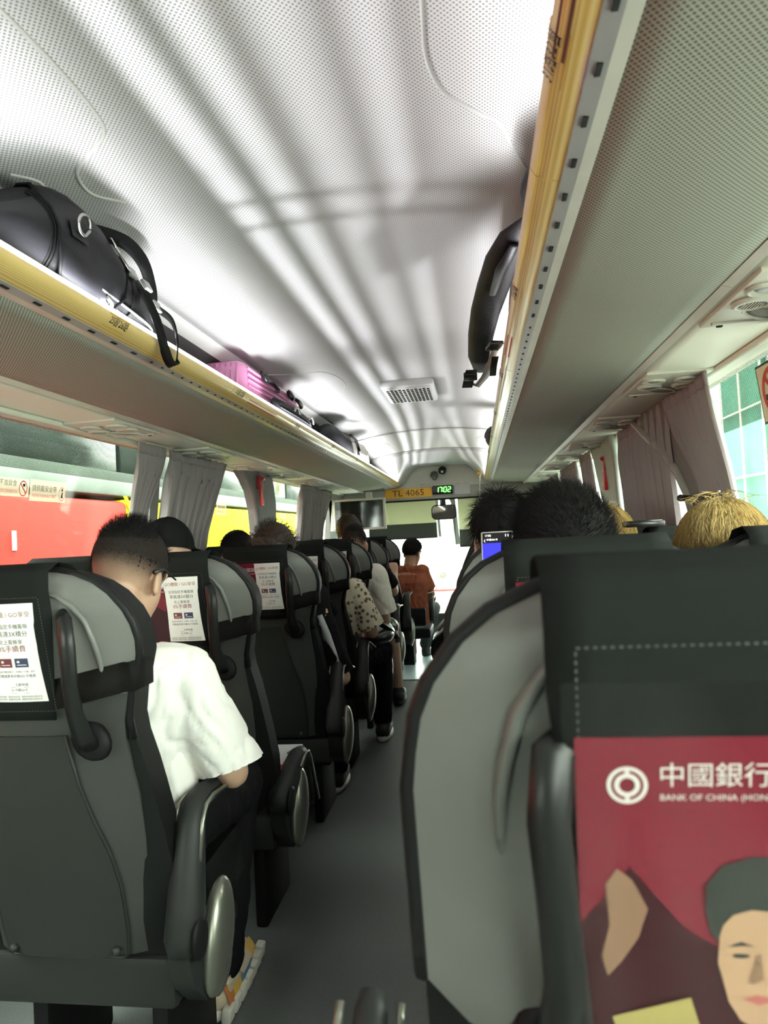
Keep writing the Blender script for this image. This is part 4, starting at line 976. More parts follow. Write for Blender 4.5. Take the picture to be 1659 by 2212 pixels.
# the red and yellow coach parked alongside on the left
t = thing('parked_coach', 'red and yellow coach parked alongside the left windows', 'coach', (-4.2, 6, -.9))
BX = -3.0
m = MB(); m.box((BX-1.2, 2.35, .34), (2.4, 6.3, 2.55), bev=.05); m.build('red_body', 'bus_red', t, auto=40)
m = MB(); m.prism([(BX+.004, 5.41, Zr(.44)), (BX+.004, 5.47, Zr(.44)), (BX+.004, 6.25, Zr(-.55)), (BX+.004, 6.15, Zr(-.55))], (.004, 0, 0)); m.build('yellow_stripe', 'bus_yellow', t, smooth=False)
m = MB(); m.box((BX-1.2, 8.9, .36), (2.39, 6.9, 2.55), bev=.05); m.build('yellow_body', 'bus_yellow', t, auto=40)
m = MB(); m.box((BX-1.2, 5.5, Zr(.545)), (2.36, 13.8, .21), bev=.02); m.build('grey_band', 'bus_band', t, auto=40)
for i in range(8):
    m = MB(); m.box((BX-1.15, -.55+1.72*i, Zr(1.02)), (2.2, 1.66, .76), bev=.03); m.build('window_pane', 'bus_glass', t, auto=40)
m = MB(); m.box((BX-1.2, 5.5, Zr(1.50)), (2.3, 13.8, .24), bev=.06); m.build('roof', 'bus_band', t, auto=40)
for y in (1.2, 9.9):
    m = MB(); m.lathe([(.30, -.12), (.46, -.12), (.50, -.06), (.50, .06), (.46, .12), (.30, .12)], (BX-.16, y, -.40), (1, 0, 0), 28); wv_ = m.build('wheel', 'sole_black', t)
    m = MB(); m.lathe([(.02, .0), (.28, .02), (.30, .0)], (BX-.04, y, -.40), (1, 0, 0), 20); m.build('hub_cap', 'steel', wv_)
m = MB(); m.box((BX+.004, 3.72, Zr(-.05)), (.012, .09, .26), bev=.003); m.build('door_vent', 'bus_band', t, auto=40)
m = MB(); m.box((BX+.004, 4.02, Zr(.08)), (.012, .035, .13), bev=.003); m.build('marker_light', 'shoe_white', t, auto=40)
# sheltered terminus structure behind the coach: dark slab, columns, beams
t = thing('terminus_canopy', 'concrete canopy with pale beams and columns beyond the red coach', 'building', (-9, 8, -.9))
m = MB(); m.box((-11.5, 8, 5.6), (10, 50, .5)); m.build('roof_slab', 'concrete_dark', t, smooth=False)
m = MB(); m.box((-15.5, 8, 2.3), (.4, 50, 6.2)); m.build('back_wall', 'concrete_dark', t, smooth=False)
for i in range(7):
    m = MB(); m.box((-8.2, -4+3.1*i, 2.3), (.30, .34, 6.2)); m.build('column', 'concrete', t, smooth=False)
for i in range(5):
    m = MB(); m.box((-8.4-1.1*i, 8, 4.9-.12*i), (.14, 46, .16)); m.build('beam', 'building_white' if i % 2 else 'sign_yellow', t, smooth=False)
for i in range(9):
    m = MB(); m.box((-9.3, -2+1.6*i, 4.1), (.05, 1.2, 1.1)); m.build('hanging_panel', ('net_green', 'building_white', 'concrete')[i % 3], t, smooth=False)
# building works on the right: green netting, white wall with windows, bamboo poles
t = thing('netted_building', 'white building half wrapped in green scaffold netting outside the right windows', 'building', (9, 20, -.9))
m = MB(); m.box((11.0, 17, 4.2), (6, 26, 10.2)); m.build('white_wall', 'building_white', t, smooth=False)
m = MB(); m.box((7.86, 20.7, 4.0), (.10, 3.0, 7.2)); m.build('green_net', 'net_green', t, smooth=False)
for i in range(3):
    for j in range(2):
        m = MB(); m.box((7.98, 18.2-1.9*i, 3.2+2.4*j), (.10, 1.1, 1.3)); wf = m.build('window', 'building_white', t, smooth=False)
        for k in range(2):
            m = MB(); m.box((7.92, 18.2-1.9*i-.26+.52*k, 3.2+2.4*j), (.04, .42, 1.1)); m.build('pane', 'window_pale', wf, smooth=False)
m = MB(); m.box((7.85, 18.2, 1.95), (.10, 1.3, .7)); sg_ = m.build('yellow_sign', 'sign_yellow', t, smooth=False)
for i in range(5):
    m = MB(); m.tube([(7.7, 22.0-1.5*i, -.9), (7.7, 22.0-1.5*i, 8)], .03, 6); m.build('bamboo_pole', 'bamboo', t)
for i in range(4):
    m = MB(); m.tube([(7.68, 12, .4+1.9*i), (7.68, 23, .4+1.9*i)], .028, 6); m.build('bamboo_pole', 'bamboo', t)
# low barrier and bushes are bleached out; a white minibus stands ahead
t = thing('white_minibus', 'white minibus with round emblem and red bumper line seen through the windscreen', 'minibus', (-.5, 15, -.9))
m = MB(); 
secs = []
for y, zt, wd in ((13.6, 1.0, .95), (13.75, 1.15, 1.0), (14.0, 1.95, 1.0), (14.3, 2.05, 1.0), (18.5, 2.05, 1.0), (18.6, 1.95, .95)):
    secs.append([(-.5+wd*a, y, b) for a, b in ((-1, -.55), (1, -.55), (1, zt-.15), (.88, zt), (-.88, zt), (-1, zt-.15))])
m.loft(secs); m.build('body', 'van_white', t, auto=30)
m = MB(); m.prism([(-1.35, 13.70, 1.08), (.35, 13.70, 1.08), (.30, 13.93, 1.75), (-1.3, 13.93, 1.75)], (0, -.02, .0)); m.build('windscreen', 'sheet_plastic', t, smooth=False)
m = MB(); m.box((-.5, 13.57, .02), (1.9, .06, .04)); m.build('red_line', 'sticker_red', t, smooth=False)
m = MB(); m.lathe([(.10, 0), (.10, .03), (.07, .035), (.002, .02)], (-.72, 13.6, .32), (0, -1, 0), 20, flat=(1, .8)); m.build('emblem', 'steel', t)
m = MB(); m.box((-.72, 13.58, .50+.10), (.34, .04, .16)); m.build('number_board', 'window_pale', t, smooth=False)
m = MB(); m.box((-.5, 13.55, -.35), (1.9, .14, .22), bev=.04); m.build('bumper', 'van_white', t, auto=40)
for sx in (-1, 1):
    m = MB(); m.ell((-.5+sx*.74, 13.58, .18), (.16, .05, .09)); m.build('headlight', 'steel', t)
    for y in (14.4, 17.6):
        m = MB(); m.lathe([(.2, -.1), (.34, -.1), (.36, 0), (.34, .1), (.2, .1)], (-.5+sx*.9, y, -.54), (1, 0, 0), 20); m.build('wheel', 'sole_black', t)
t = thing('roadside_tree', 'blurred orange-green roadside tree ahead beyond the windscreen', 'tree', (-1.2, 26, -.9))
m = MB(); m.tube([(-1.2, 26, -.9), (-1.15, 26, 1), (-1.2, 26, 2.2)], [.16, .12, .08], 8); m.build('trunk', 'bamboo', t)
m = MB()
for k in range(40): m.ell((-1.2+random.gauss(0, .5), 26+random.gauss(0, .5), 2.4+random.gauss(0, .4)), (.28, .28, .22), nu=7, nv=5)
o = m.build('foliage', 'sign_yellow', t); o['kind'] = 'stuff'

# ================================================================== LUGGAGE
def surf_bag(y, th, cx=-.985, cz=Zr(.668), hx=.155, hz=.135, y0=1.29, y1=2.0):
    """duffel body: y along the bus, th round the section (0 = aisle side, pi/2 = top)"""
    q = (2*(y-y0)/(y1-y0)-1); e = max(0, 1-abs(q)**3.2)**.42
    c_, s_ = math.cos(th), math.sin(th); n = 2.6
    r = (abs(c_)**n+abs(s_)**n)**(-1/n)
    sag = .012*math.sin(9*y+2*th)*(1 if s_ > 0 else .3) + .008*math.sin(23*y+5*th)
    f = .25+.75*e
    q2 = max(0, min(1, (y-1.29)/.25)); hz2 = hz*(1-.22*max(0, min(1, (y-1.62)/.3)))*(.60+.40*q2*q2*(3-2*q2))
    return V(cx+(hx+sag*.6)*r*c_*f, y, cz-(hz-hz2)+(hz2+sag)*r*s_*f)
t = thing('duffel_bag', 'large black leather-panelled duffel bag with straps on the left rack', 'bag', (-.985, 1.6, Zr(.533)))
m = MB(); rings = [[surf_bag(1.29+.71*j/36, 2*PI*i/40) for i in range(40)] for j in range(37)]; m.loft(rings); m.build('bag_body', 'bag_black', t)
# rounded leather end panel with its piping, on the aisle side
def dpatch(u, v, d=.006):
    y = 1.445+.275*u; hw = max(0.02, 1-abs(2*u-1)**4)**.5
    th = lerp(-.85, 1.55, .5+(v-.5)*hw*(.98)); p = surf_bag(y, th); n_ = V(math.cos(th), 0, math.sin(th)); return p+n_*d
m = MB(); m.grid(lambda u, v: dpatch(u, v), 16, 16); m.build('leather_panel', 'bag_leather', t)
m = MB(); edge = [dpatch(u/20, 1, .008) for u in range(21)]+[dpatch(1-u/20, 0, .008) for u in range(21)]; m.tube(edge, .0045, 6, closed=True); m.build('panel_piping', 'strap_black', t)
m = MB(); m.grid(lambda u, v: dpatch(.14+.22*u, .36+.14*v, .010), 6, 5); m.build('ring_patch', 'bag_leather', t)
c0 = dpatch(.27, .46, .020); m = MB(); R3 = [c0 + V(.004*math.sin(a), .021*math.cos(a), .021*math.sin(a)) for a in [2*PI*i/48 for i in range(48)]]
m.tube([p for i, p in enumerate(R3) if not 39 < i < 46], .0038, 8); m.build('d_ring', 'steel', t)
def sidep(y, th, d): p = surf_bag(y, th); return p+V(math.cos(th), 0, math.sin(th))*d
m = MB(); loop = [sidep(1.640+.090*a, .40-.16*a+b*.8, .014) for a, b in ((0, .0), (.1, .10), (.35, .12), (.7, .10), (.95, .10), (1.0, 0), (.92, -.08), (.6, -.07), (.25, -.07))]; m.tube(loop, .0036, 8, closed=True); m.build('carabiner', 'steel', t)
for th0 in (-.45, -.60):
    m = MB(); m.tube([sidep(1.62+.36*k/10, th0-.02*k/10, .004) for k in range(11)], .0034, 6); m.build('zip', 'strip_grey', t)
m = MB(); m.tube([sidep(1.64, -.5, .008), sidep(1.655, -.56, .016), sidep(1.668, -.72, .016)], [.006, .008, .006], 8, flat=.4); m.build('zip_pull', 'steel', t)
m = MB(); m.grid(lambda u, v: sidep(1.30+.125*u, -.7+1.5*v, .007), 8, 8); m.build('end_pocket', 'bag_leather', t)
for k in range(3):
    m = MB(); m.tube([sidep(1.428+.008*k, -1.0+.16*j, .006) for j in range(13)], .003, 6); m.build('seam', 'strap_black', t)
# carrying handles: one flops over the rail, one lies over the top
m = MB(); hp = [(-.862, 1.765, Zr(.690)), (-.822, 1.790, Zr(.655)), (-.802, 1.815, Zr(.60)), (-.797, 1.838, Zr(.55)), (-.798, 1.870, Zr(.503)), (-.799, 1.905, Zr(.490)), (-.800, 1.932, Zr(.515)), (-.802, 1.945, Zr(.57)), (-.818, 1.950, Zr(.63)), (-.855, 1.945, Zr(.665))]
wd_ = [(.0, .5, .7)]*3+[(.1, 1, .1), (.2, .7, -.5), (.3, .1, .9), (.2, -.7, .6), (.1, 1, .1), (.0, 1, .1), (0, 1, 0)]; wd_ = [q if i < 5 else tuple(-x for x in q) if 4 < i < 7 else q for i, q in enumerate(wd_)]
hs = smooth(hp, 5); m.ribbon(hs, [(.45, .85 if i < len(hs)*.5 else -.85, .25 if .2 < i/len(hs) < .8 else .5) if abs(i/len(hs)-.5) > .12 else (.9, .1, .3) for i in range(len(hs))], .026, .004); m.build('hanging_handle', 'strap_black', t)
m = MB(); m.ribbon(smooth([tuple(sidep(*q)) for q in ((1.66, 1.0, .004), (1.70, .95, .022), (1.78, .9, .045), (1.86, .85, .05), (1.93, .75, .03), (1.955, .55, .006))], 5), (.5, 0, .9), .036, .005); m.build('top_handle', 'strap_black', t)
for y, th in ((1.77, .42), (1.85, .45), (1.93, .30)):
    R = Euler((0, -(th), 0)).to_matrix(); m = MB(); m.box(sidep(y, th, .012), (.010, .036, .030), R, .003); m.build('strap_keeper', 'strip_grey', t, auto=40)
for y in (1.765, 1.93):
    m = MB(); m.ribbon([sidep(y, a, .004) for a in (-.9, -.5, -.1, .3)], (0, 1, 0), .034, .003); m.build('side_strap', 'strap_black', t)
bpy.data.objects['duffel_bag'].location.y -= .17
t = thing('cushion_bag', 'pale grey soft bag at the far left end of the left rack', 'bag', (-.95, 1.05, Zr(.535)))
m = MB(); m.ell((-.955, .955, Zr(.632)), (.125, .150, .095), nu=20, nv=14); m.build('soft_body', 'pale_fabric', t)
m = MB(); m.tube([(-.955+.127*math.cos(a), .955, Zr(.632)+.097*math.sin(a)) for a in [2*PI*i/24 for i in range(24)]], .004, 6, closed=True); m.build('seam', 'strip_grey', t)
# pink suitcase lying on its side with dark wheels and handles
t = thing('suitcase', 'pink ribbed hard-shell suitcase lying on the left rack', 'suitcase', (-1.03, 3.05, Zr(.533)))
m = MB(); m.box((-1.045, 3.06, Zr(.642)), (.27, .86, .215), bev=.035); m.build('shell', 'suitcase_pink', t, auto=50)
for i in range(9):
    m = MB(); m.tube([(-1.0-.022*i+.06, 2.635, Zr(.565)), (-1.0-.022*i+.06, 2.628, Zr(.64)), (-1.0-.022*i+.06, 2.640, Zr(.735))], .007, 6); m.build('rib', 'suitcase_pink', t)
for i in range(6):
    m = MB(); m.tube([(-.908, 2.68, Zr(.60+.024*i)), (-.906, 3.06, Zr(.60+.024*i)), (-.908, 3.44, Zr(.60+.024*i))], .006, 6); m.build('side_rib', 'suitcase_pink', t)
for y in (2.86, 3.28):
    m = MB(); m.lathe([(.020, 0), (.030, .006), (.030, .02), (.018, .026)], (-.903, y, Zr(.715)), (1, 0, .5), 16); h_ = m.build('wheel_socket', 'cam_black', t)
    m = MB(); m.tube([(-.89, y+.02, Zr(.715)), (-.875, y+.07, Zr(.705)), (-.875, y+.13, Zr(.695)), (-.892, y+.19, Zr(.69))], [.010, .013, .013, .010], 8, flat=.6); m.build('carry_handle', 'cam_black', t)
t = thing('black_holdall', 'flat black holdall with white rings in front of the pink suitcase', 'bag', (-.86, 3.1, Zr(.533)))
m = MB(); secs = []
for y, r in ((2.83, .02), (2.87, .045), (3.05, .055), (3.25, .055), (3.42, .05), (3.50, .03)):
    secs.append([V(-.857+.6*r*math.cos(a)*.7, y, Zr(.585)+r*1.0*math.sin(a)) for a in [2*PI*i/16 for i in range(16)]])
m.loft(secs); m.build('bag_body', 'bag_black', t)
for y in (3.18, 3.46):
    m = MB(); m.tube([(-.838+.004*math.sin(a), y+.05*math.cos(a), Zr(.605)+.03*math.sin(a)) for a in [PI*i/10 for i in range(11)]], .007, 8); m.build('ring', 'steel', t)
for k in range(3):
    m = MB(); m.tube([(-.832, 2.88, Zr(.570+.016*k)), (-.830, 3.15, Zr(.572+.016*k)), (-.832, 3.44, Zr(.570+.016*k))], .003, 6); m.build('zip', 'strap_black', t)
t = thing('black_backpack', 'small slumped black bag further along the left rack', 'bag', (-.95, 4.55, Zr(.533)))
m = MB(); rings = []
for j in range(13):
    q = j/12; y = 4.2+.75*q; h = .11*math.sin(PI*min(1, .12+q*.95))**.5+.012*math.sin(11*q); rings.append([V(-.945+.11*math.cos(a)*(.55+.45*math.sin(PI*q)), y, Zr(.533)+h*(1+math.sin(a))*.98) for a in [2*PI*i/18 for i in range(18)]])
m.loft(rings); m.build('bag_body', 'bag_black', t)
m = MB(); m.tube([(-.86, 4.72, Zr(.72)), (-.835, 4.80, Zr(.69)), (-.828, 4.88, Zr(.62))], .012, 8, flat=.4); m.build('shoulder_strap', 'strap_black', t)
m = MB(); m.box((-.83, 4.86, Zr(.60)), (.012, .05, .035), bev=.004); m.build('buckle', 'cam_black', t, auto=40)
t = thing('white_sack', 'white plastic sack slumped behind the small black bag on the left rack', 'bag', (-.95, 5.2, Zr(.533)))
m = MB(); rings = []
for j in range(11):
    q = j/10; y = 4.98+.55*q; h = .10*math.sin(PI*min(1, .1+q*.9))**.6; rings.append([V(-.925+.10*math.cos(a)*(.5+.5*math.sin(PI*q))+.008*math.sin(5*a+9*q), y, Zr(.533)+h*(1+math.sin(a))) for a in [2*PI*i/16 for i in range(16)]])
m.loft(rings); m.build('sack', 'tee_white', t)
# backpack on the right rack: only its body behind the rail and one padded strap show
t = thing('black_backpack', 'black backpack on the right rack with padded straps hanging over the rail', 'backpack', (.28, 1.7, Zr(.533)))
m = MB(); rings = []
for j in range(15):
    q = j/14; y = 1.50+.85*q; e = max(.08, 1-abs(2*q-1)**3)**.4
    rings.append([V(.30+.17*e*math.copysign(abs(math.cos(a))**.8, math.cos(a)), y, Zr(.655)+.115*e*math.copysign(abs(math.sin(a))**.8, math.sin(a))) for a in [2*PI*i/24 for i in range(24)]])
m.loft(rings); m.build('bag_body', 'bag_black', t)
sp = [(.165, 1.50, .68), (.125, 1.58, .672), (.10, 1.70, .668), (.080, 1.86, .660), (.062, 2.0, .645), (.048, 2.18, .625), (.040, 2.34, .592), (.040, 2.44, .572)]
m = MB(); m.tube([(x, y, Zr(z)) for x, y, z in sp], [.020, .038, .044, .045, .044, .042, .038, .02], 14, flat=.5, up=(.3, 0, .95)); st = m.build('shoulder_strap', 'bag_black', t)
m = MB(); m.tube([(x+.030, y, Zr(z-.018)) for x, y, z in sp[1:-1]], .004, 6); m.build('strap_seam', 'strap_black', st)
m = MB(); m.tube([(x-.002, y-.02, Zr(z-.025)) for x, y, z in sp[1:4]], [.012, .016, .010], 8, flat=.4); m.build('sheen_panel', 'bag_leather', st)
m = MB(); m.ribbon([(.012, 2.36, Zr(.555)), (.004, 2.44, Zr(.548)), (-.006, 2.52, Zr(.530))], (1, 0, 0), .038, .004); m.build('webbing_end', 'strap_black', t)
m = MB(); m.box((.008, 2.41, Zr(.545)), (.048, .045, .012), Euler((-.3, 0, 0)).to_matrix(), .003); m.build('ladder_buckle', 'cam_black', t, auto=40)
m = MB(); m.ribbon([(.004, 2.50, Zr(.540)), (.03, 2.54, Zr(.535)), (.06, 2.46, Zr(.55)), (.085, 2.30, Zr(.57)), (.10, 2.15, Zr(.585))], (.7, .3, 0), .028, .003); m.build('loose_webbing', 'strip_grey', t)
m = MB(); m.box((.088, 2.14, Zr(.575)), (.045, .05, .014), Euler((-.2, 0, .4)).to_matrix(), .004); m.build('side_buckle', 'cam_black', t, auto=40)
m = MB(); m.ribbon([(.092, 2.22, Zr(.560)), (.088, 2.30, Zr(.55)), (.086, 2.38, Zr(.535))], (1, 0, 0), .022, .003); m.build('strap_end', 'strap_black', t)
m = MB(); m.ell((.205, 1.42, Zr(.70)), (.075, .13, .065), nu=16, nv=10); m.build('top_pocket', 'bag_black', t)
t = thing('dark_bundle', 'small dark bundle peeping over the far end of the right rack rail', 'bag', (.17, 4.6, Zr(.55)))
m = MB(); m.ell((.155, 4.6, Zr(.612)), (.065, .14, .075), nu=14, nv=10); m.build('bundle', 'bag_black', t)
m = MB(); m.tube([(.155+.066*math.cos(a), 4.6, Zr(.612)+.076*math.sin(a)) for a in [PI*i/8 for i in range(9)]], .005, 6); m.build('band', 'strap_black', t)

# small things among the seats
t = thing('folder', 'beige folder with a red corner lying on the empty left seat', 'folder', (-.76, 2.19, .47))
m = MB(); m.box((-.775, 2.19, .482), (.26, .27, .024), Euler((0, 0, .03)).to_matrix(), .004); m.build('cover', 'pale_fabric', t, auto=40)
m = MB(); m.box((-.665, 2.085, .4945), (.05, .05, .004), Euler((0, 0, .03)).to_matrix()); m.build('red_corner', 'red_plastic', t, smooth=False)
t = thing('red_bottle', 'small red bottle standing on the floor at the front', 'bottle', (-.72, 6.75, 0))
m = MB(); m.lathe([(.05, 0), (.056, .01), (.056, .17), (.045, .20), (.022, .225), (.022, .25)], (-.72, 6.75, .001), n=18); m.build('bottle_body', 'red_plastic', t)
m = MB(); m.lathe([(.024, 0), (.024, .04), (.003, .042)], (-.72, 6.75, .245), n=14); m.build('bottle_cap', 'shoe_white', t)
t = thing('carrier_bag', 'crumpled white carrier bag on the floor at the front', 'bag', (-.86, 6.45, 0))
m = MB(); rings = []
for j in range(7):
    q = j/6; r = (.10, .11, .10, .09, .07, .05, .03)[j]; rings.append([V(-.84+r*math.cos(a)*(1+.15*math.sin(5*a+j)), 6.45+r*.8*math.sin(a)*(1+.15*math.cos(4*a+j)), .001+.24*q) for a in [2*PI*i/18 for i in range(18)]])
m.loft(rings); m.build('bag_body', 'tee_white', t)
for sx in (-.03, .03):
    m = MB(); m.tube([(-.84+sx, 6.43, .23), (-.84+sx, 6.42, .31), (-.84+sx*1.5, 6.48, .31), (-.84+sx, 6.48, .23)], .005, 6); m.build('bag_handle', 'tee_white', t)
t = thing('phone', 'white-edged phone with a blue screen held beside the spiky black hair', 'phone', (.045, 1.66, Zr(-.06)))
R = Euler((math.radians(-12), 0, math.radians(-4))).to_matrix(); pc = V(.047, 1.66, Zr(-.088))
m = MB(); m.box(pc, (.078, .009, .160), R, .004); m.build('case', 'bezel_white', t, auto=40)
m = MB(); m.box(pc+R @ V(0, -.0052, 0), (.071, .001, .153), R); m.build('glass_face', 'clock_black', t, smooth=False)
m = MB(); m.box(pc+R @ V(0, -.0060, -.012), (.071, .001, .125), R); m.build('screen', 'phone_screen', t, smooth=False)
fnp = lambda a, b: pc+R @ V(a, -.0068, b)
m = MB().use('phone_white'); put_text(m, '17:02', .007, fnp, -.022, .069); put_text(m, '▮▮', .006, fnp, .024, .069); put_text(m, '‹', .016, fnp, -.030, .058); put_text(m, '中銀GO卡', .006, fnp, -.012, .0585); m.build('screen_text', None, t, smooth=False)
t = thing('tablet', 'black tablet lying on top of a right window seat', 'tablet', (.50, 1.99, 1.19))
m = MB(); m.box((.475, 2.02, 1.2085), (.10, .09, .016), bev=.003); m.build('case', 'clock_black', t, auto=40)
m = MB(); m.box((.475, 2.02, 1.2175), (.088, .08, .002)); m.build('glass_face', 'screen_dark', t, smooth=False)
m = MB(); m.box((-.52, 6.45, .004), (.50, 1.8, .008)); struct(m.build('floor_front', 'cyan_floor', smooth=False))

# ================================================================== PEOPLE
def remeshed(mb, vox, name, mt, parent, smooth=4, disp=0, dscale=9, seed=0, cuts=()):
    me = bpy.data.meshes.new('tmp'); me.from_pydata(mb.v, [], mb.f); me.update()
    ob = bpy.data.objects.new('tmp', me); C.objects.link(ob)
    r = ob.modifiers.new('r', 'REMESH'); r.mode = 'VOXEL'; r.voxel_size = vox
    if smooth: q = ob.modifiers.new('s', 'SMOOTH'); q.iterations = smooth; q.factor = .5
    dg = bpy.context.evaluated_depsgraph_get(); dg.update()
    out = bpy.data.meshes.new_from_object(ob.evaluated_get(dg)); bpy.data.objects.remove(ob); bpy.data.meshes.remove(me)
    if cuts:                       # open hems: cut the cloth square across the limb
        bm = bmesh.new(); bm.from_mesh(out)
        for p, d, rad in cuts:
            sel = [f for f in bm.faces if (lambda q: q.dot(d) > -.06 and (q-d*q.dot(d)).length < rad)(f.calc_center_median()-p)]
            geo = set(sel)
            for f in sel: geo.update(f.verts); geo.update(f.edges)
            bmesh.ops.bisect_plane(bm, geom=list(geo), plane_co=p, plane_no=d, clear_outer=True)
        bm.to_mesh(out); bm.free()
    n = len(out.vertices); co = np.empty(n*3); out.vertices.foreach_get('co', co); co = co.reshape(-1, 3)
    if disp:
        no = np.empty(n*3); out.vertices.foreach_get('normal', no); no = no.reshape(-1, 3)
        def wr_(p):
            x, y, z = p[0]*dscale+seed, p[1]*dscale, p[2]*dscale
            q = noise.noise(Vector((x*.5, y*.5, z*.4))); a_ = noise.noise(Vector((x+q*2, y, z*.55+x*.5))); b_ = noise.noise(Vector((x*1.9, y*1.9+seed, z*1.1-x*.8)))
            return q*1.1 - .9*max(0, 1-abs(a_)*5)**1.5 - .45*max(0, 1-abs(b_)*5)**1.5
        d = np.array([wr_(p) for p in co])
        co = co + no*(d*disp)[:, None]
    co = co - np.array(parent.location)
    out.vertices.foreach_set('co', co.ravel()); out.polygons.foreach_set('use_smooth', [True]*len(out.polygons))
    out.materials.clear(); out.materials.append(M[mt]); out.name = name; out.update()
    o = bpy.data.objects.new(name, out); C.objects.link(o); o.parent = parent; return o
def strands(paths, width, name, mt, parent):
    """paths (N,K,3): thin three-sided hairs tapering to a point"""
    P = np.asarray(paths, float) - np.array(parent.location); N, K, _ = P.shape
    d = P[:, -1]-P[:, 0]; d /= np.linalg.norm(d, axis=1, keepdims=True)+1e-9
    a = np.cross(d, np.array([.3, .5, .81])); a /= np.linalg.norm(a, axis=1, keepdims=True)+1e-9; b = np.cross(d, a)
    vs = []
    for k in range(K-1):
        wk = width*(1-.75*k/(K-1))
        for j in range(3):
            an = 2*PI*j/3; vs.append(P[:, k]+(a*math.cos(an)+b*math.sin(an))*wk)
    vs.append(P[:, K-1]); nv = len(vs); VV = np.stack(vs, 1).reshape(-1, 3)
    base = (np.arange(N)*nv)[:, None]; fl = []
    for k in range(K-2):
        for j in range(3):
            j2 = (j+1) % 3; fl.append([k*3+j, k*3+j2, (k+1)*3+j2]); fl.append([k*3+j, (k+1)*3+j2, (k+1)*3+j])
    for j in range(3): fl.append([(K-2)*3+j, (K-2)*3+(j+1) % 3, nv-1])
    FF = (base[:, None, :]+np.array(fl)[None]).reshape(-1, 3)
    me = bpy.data.meshes.new(name); me.from_pydata(VV.tolist(), [], FF.tolist()); me.materials.append(M[mt])
    o = bpy.data.objects.new(name, me); C.objects.link(o); o.parent = parent; o['kind'] = 'stuff'; return o
SC = V(0, -.005, .03); SR = V(.078, .097, .094)
def head_R(yaw, pitch, roll): return Matrix.Rotation(yaw, 3, 'Z') @ Matrix.Rotation(-pitch, 3, 'X') @ Matrix.Rotation(roll, 3, 'Y')
def add_head(m, h, R):
    H = lambda *p: h + R @ V(*p)
    m.ell(H(0, -.005, .03), (.076, .095, .092), R, 24, 16)
    m.ell(H(0, .030, -.03), (.063, .066, .085), R, 20, 14)
    m.ell(H(0, .048, -.085), (.044, .044, .034), R, 16, 10)
    m.cap(H(0, .092, .012), H(0, .108, -.028), .009, .014, 10)
    m.ell(H(0, .100, -.034), (.018, .012, .010), R, 10, 8)
    m.cap(H(-.04, .083, .028), H(.04, .083, .028), .012, .012, 10)
    for sx in (-1, 1):
        Re = R @ Matrix.Rotation(sx*.35, 3, 'Z') @ Matrix.Rotation(-.15, 3, 'X')
        m.ell(H(sx*.079, -.004, -.022), (.009, .021, .033), Re, 12, 10)
        m.cap(H(sx*.086, -.022, -.008), H(sx*.084, -.010, -.048), .006, .006, 8)
def skull(az, el, k=1.0):
    return V(SR.x*k*math.cos(el)*math.sin(az), SR.y*k*math.cos(el)*math.cos(az), SR.z*k*math.sin(el)) + SC
def hand(m, wr, d, nrm, side_, curl=.5, L=.175, f=.0085):
    """wr wrist, d direction of the fingers, nrm palm normal (fingers curl towards it), side_ +1 puts the thumb on d x nrm"""
    d = d.normalized(); nrm = (nrm-d*nrm.dot(d)).normalized(); b = d.cross(nrm)*side_
    pl = L*.48
    for q in (-.028, -.010, .010, .028): m.cap(wr+b*q*.6+d*.01, wr+b*q+d*pl, .014, .0115, 10)
    for q, ln in ((.030, .40), (.011, .46), (-.010, .43), (-.029, .34)):
        p = wr+b*q+d*pl; dd = d.copy(); r = f
        for sgm in (.42, .33, .25):
            dd = (dd*math.cos(curl)+nrm*math.sin(curl)).normalized(); q2 = p+dd*L*ln*sgm*1.05; m.cap(p, q2, r, r*.92, 8); p = q2; r *= .92
            nrm2 = (nrm-dd*nrm.dot(dd)); 
    p = wr+b*.024+d*.022; dd = (d*.65+b*.75+nrm*.15).normalized(); q2 = p+dd*.045; m.cap(p, q2, .0135, .011, 10)
    dd = (d*.9+b*.25+nrm*(.25+curl*.5)).normalized(); q3 = q2+dd*.034; m.cap(q2, q3, .0105, .0095, 8); q4 = q3+(dd+nrm*curl*.6).normalized()*.026; m.cap(q3, q4, .0095, .008, 8)
def hash_(s_): return sum(ord(c_)*(i_+1) for i_, c_ in enumerate(s_)) % 50
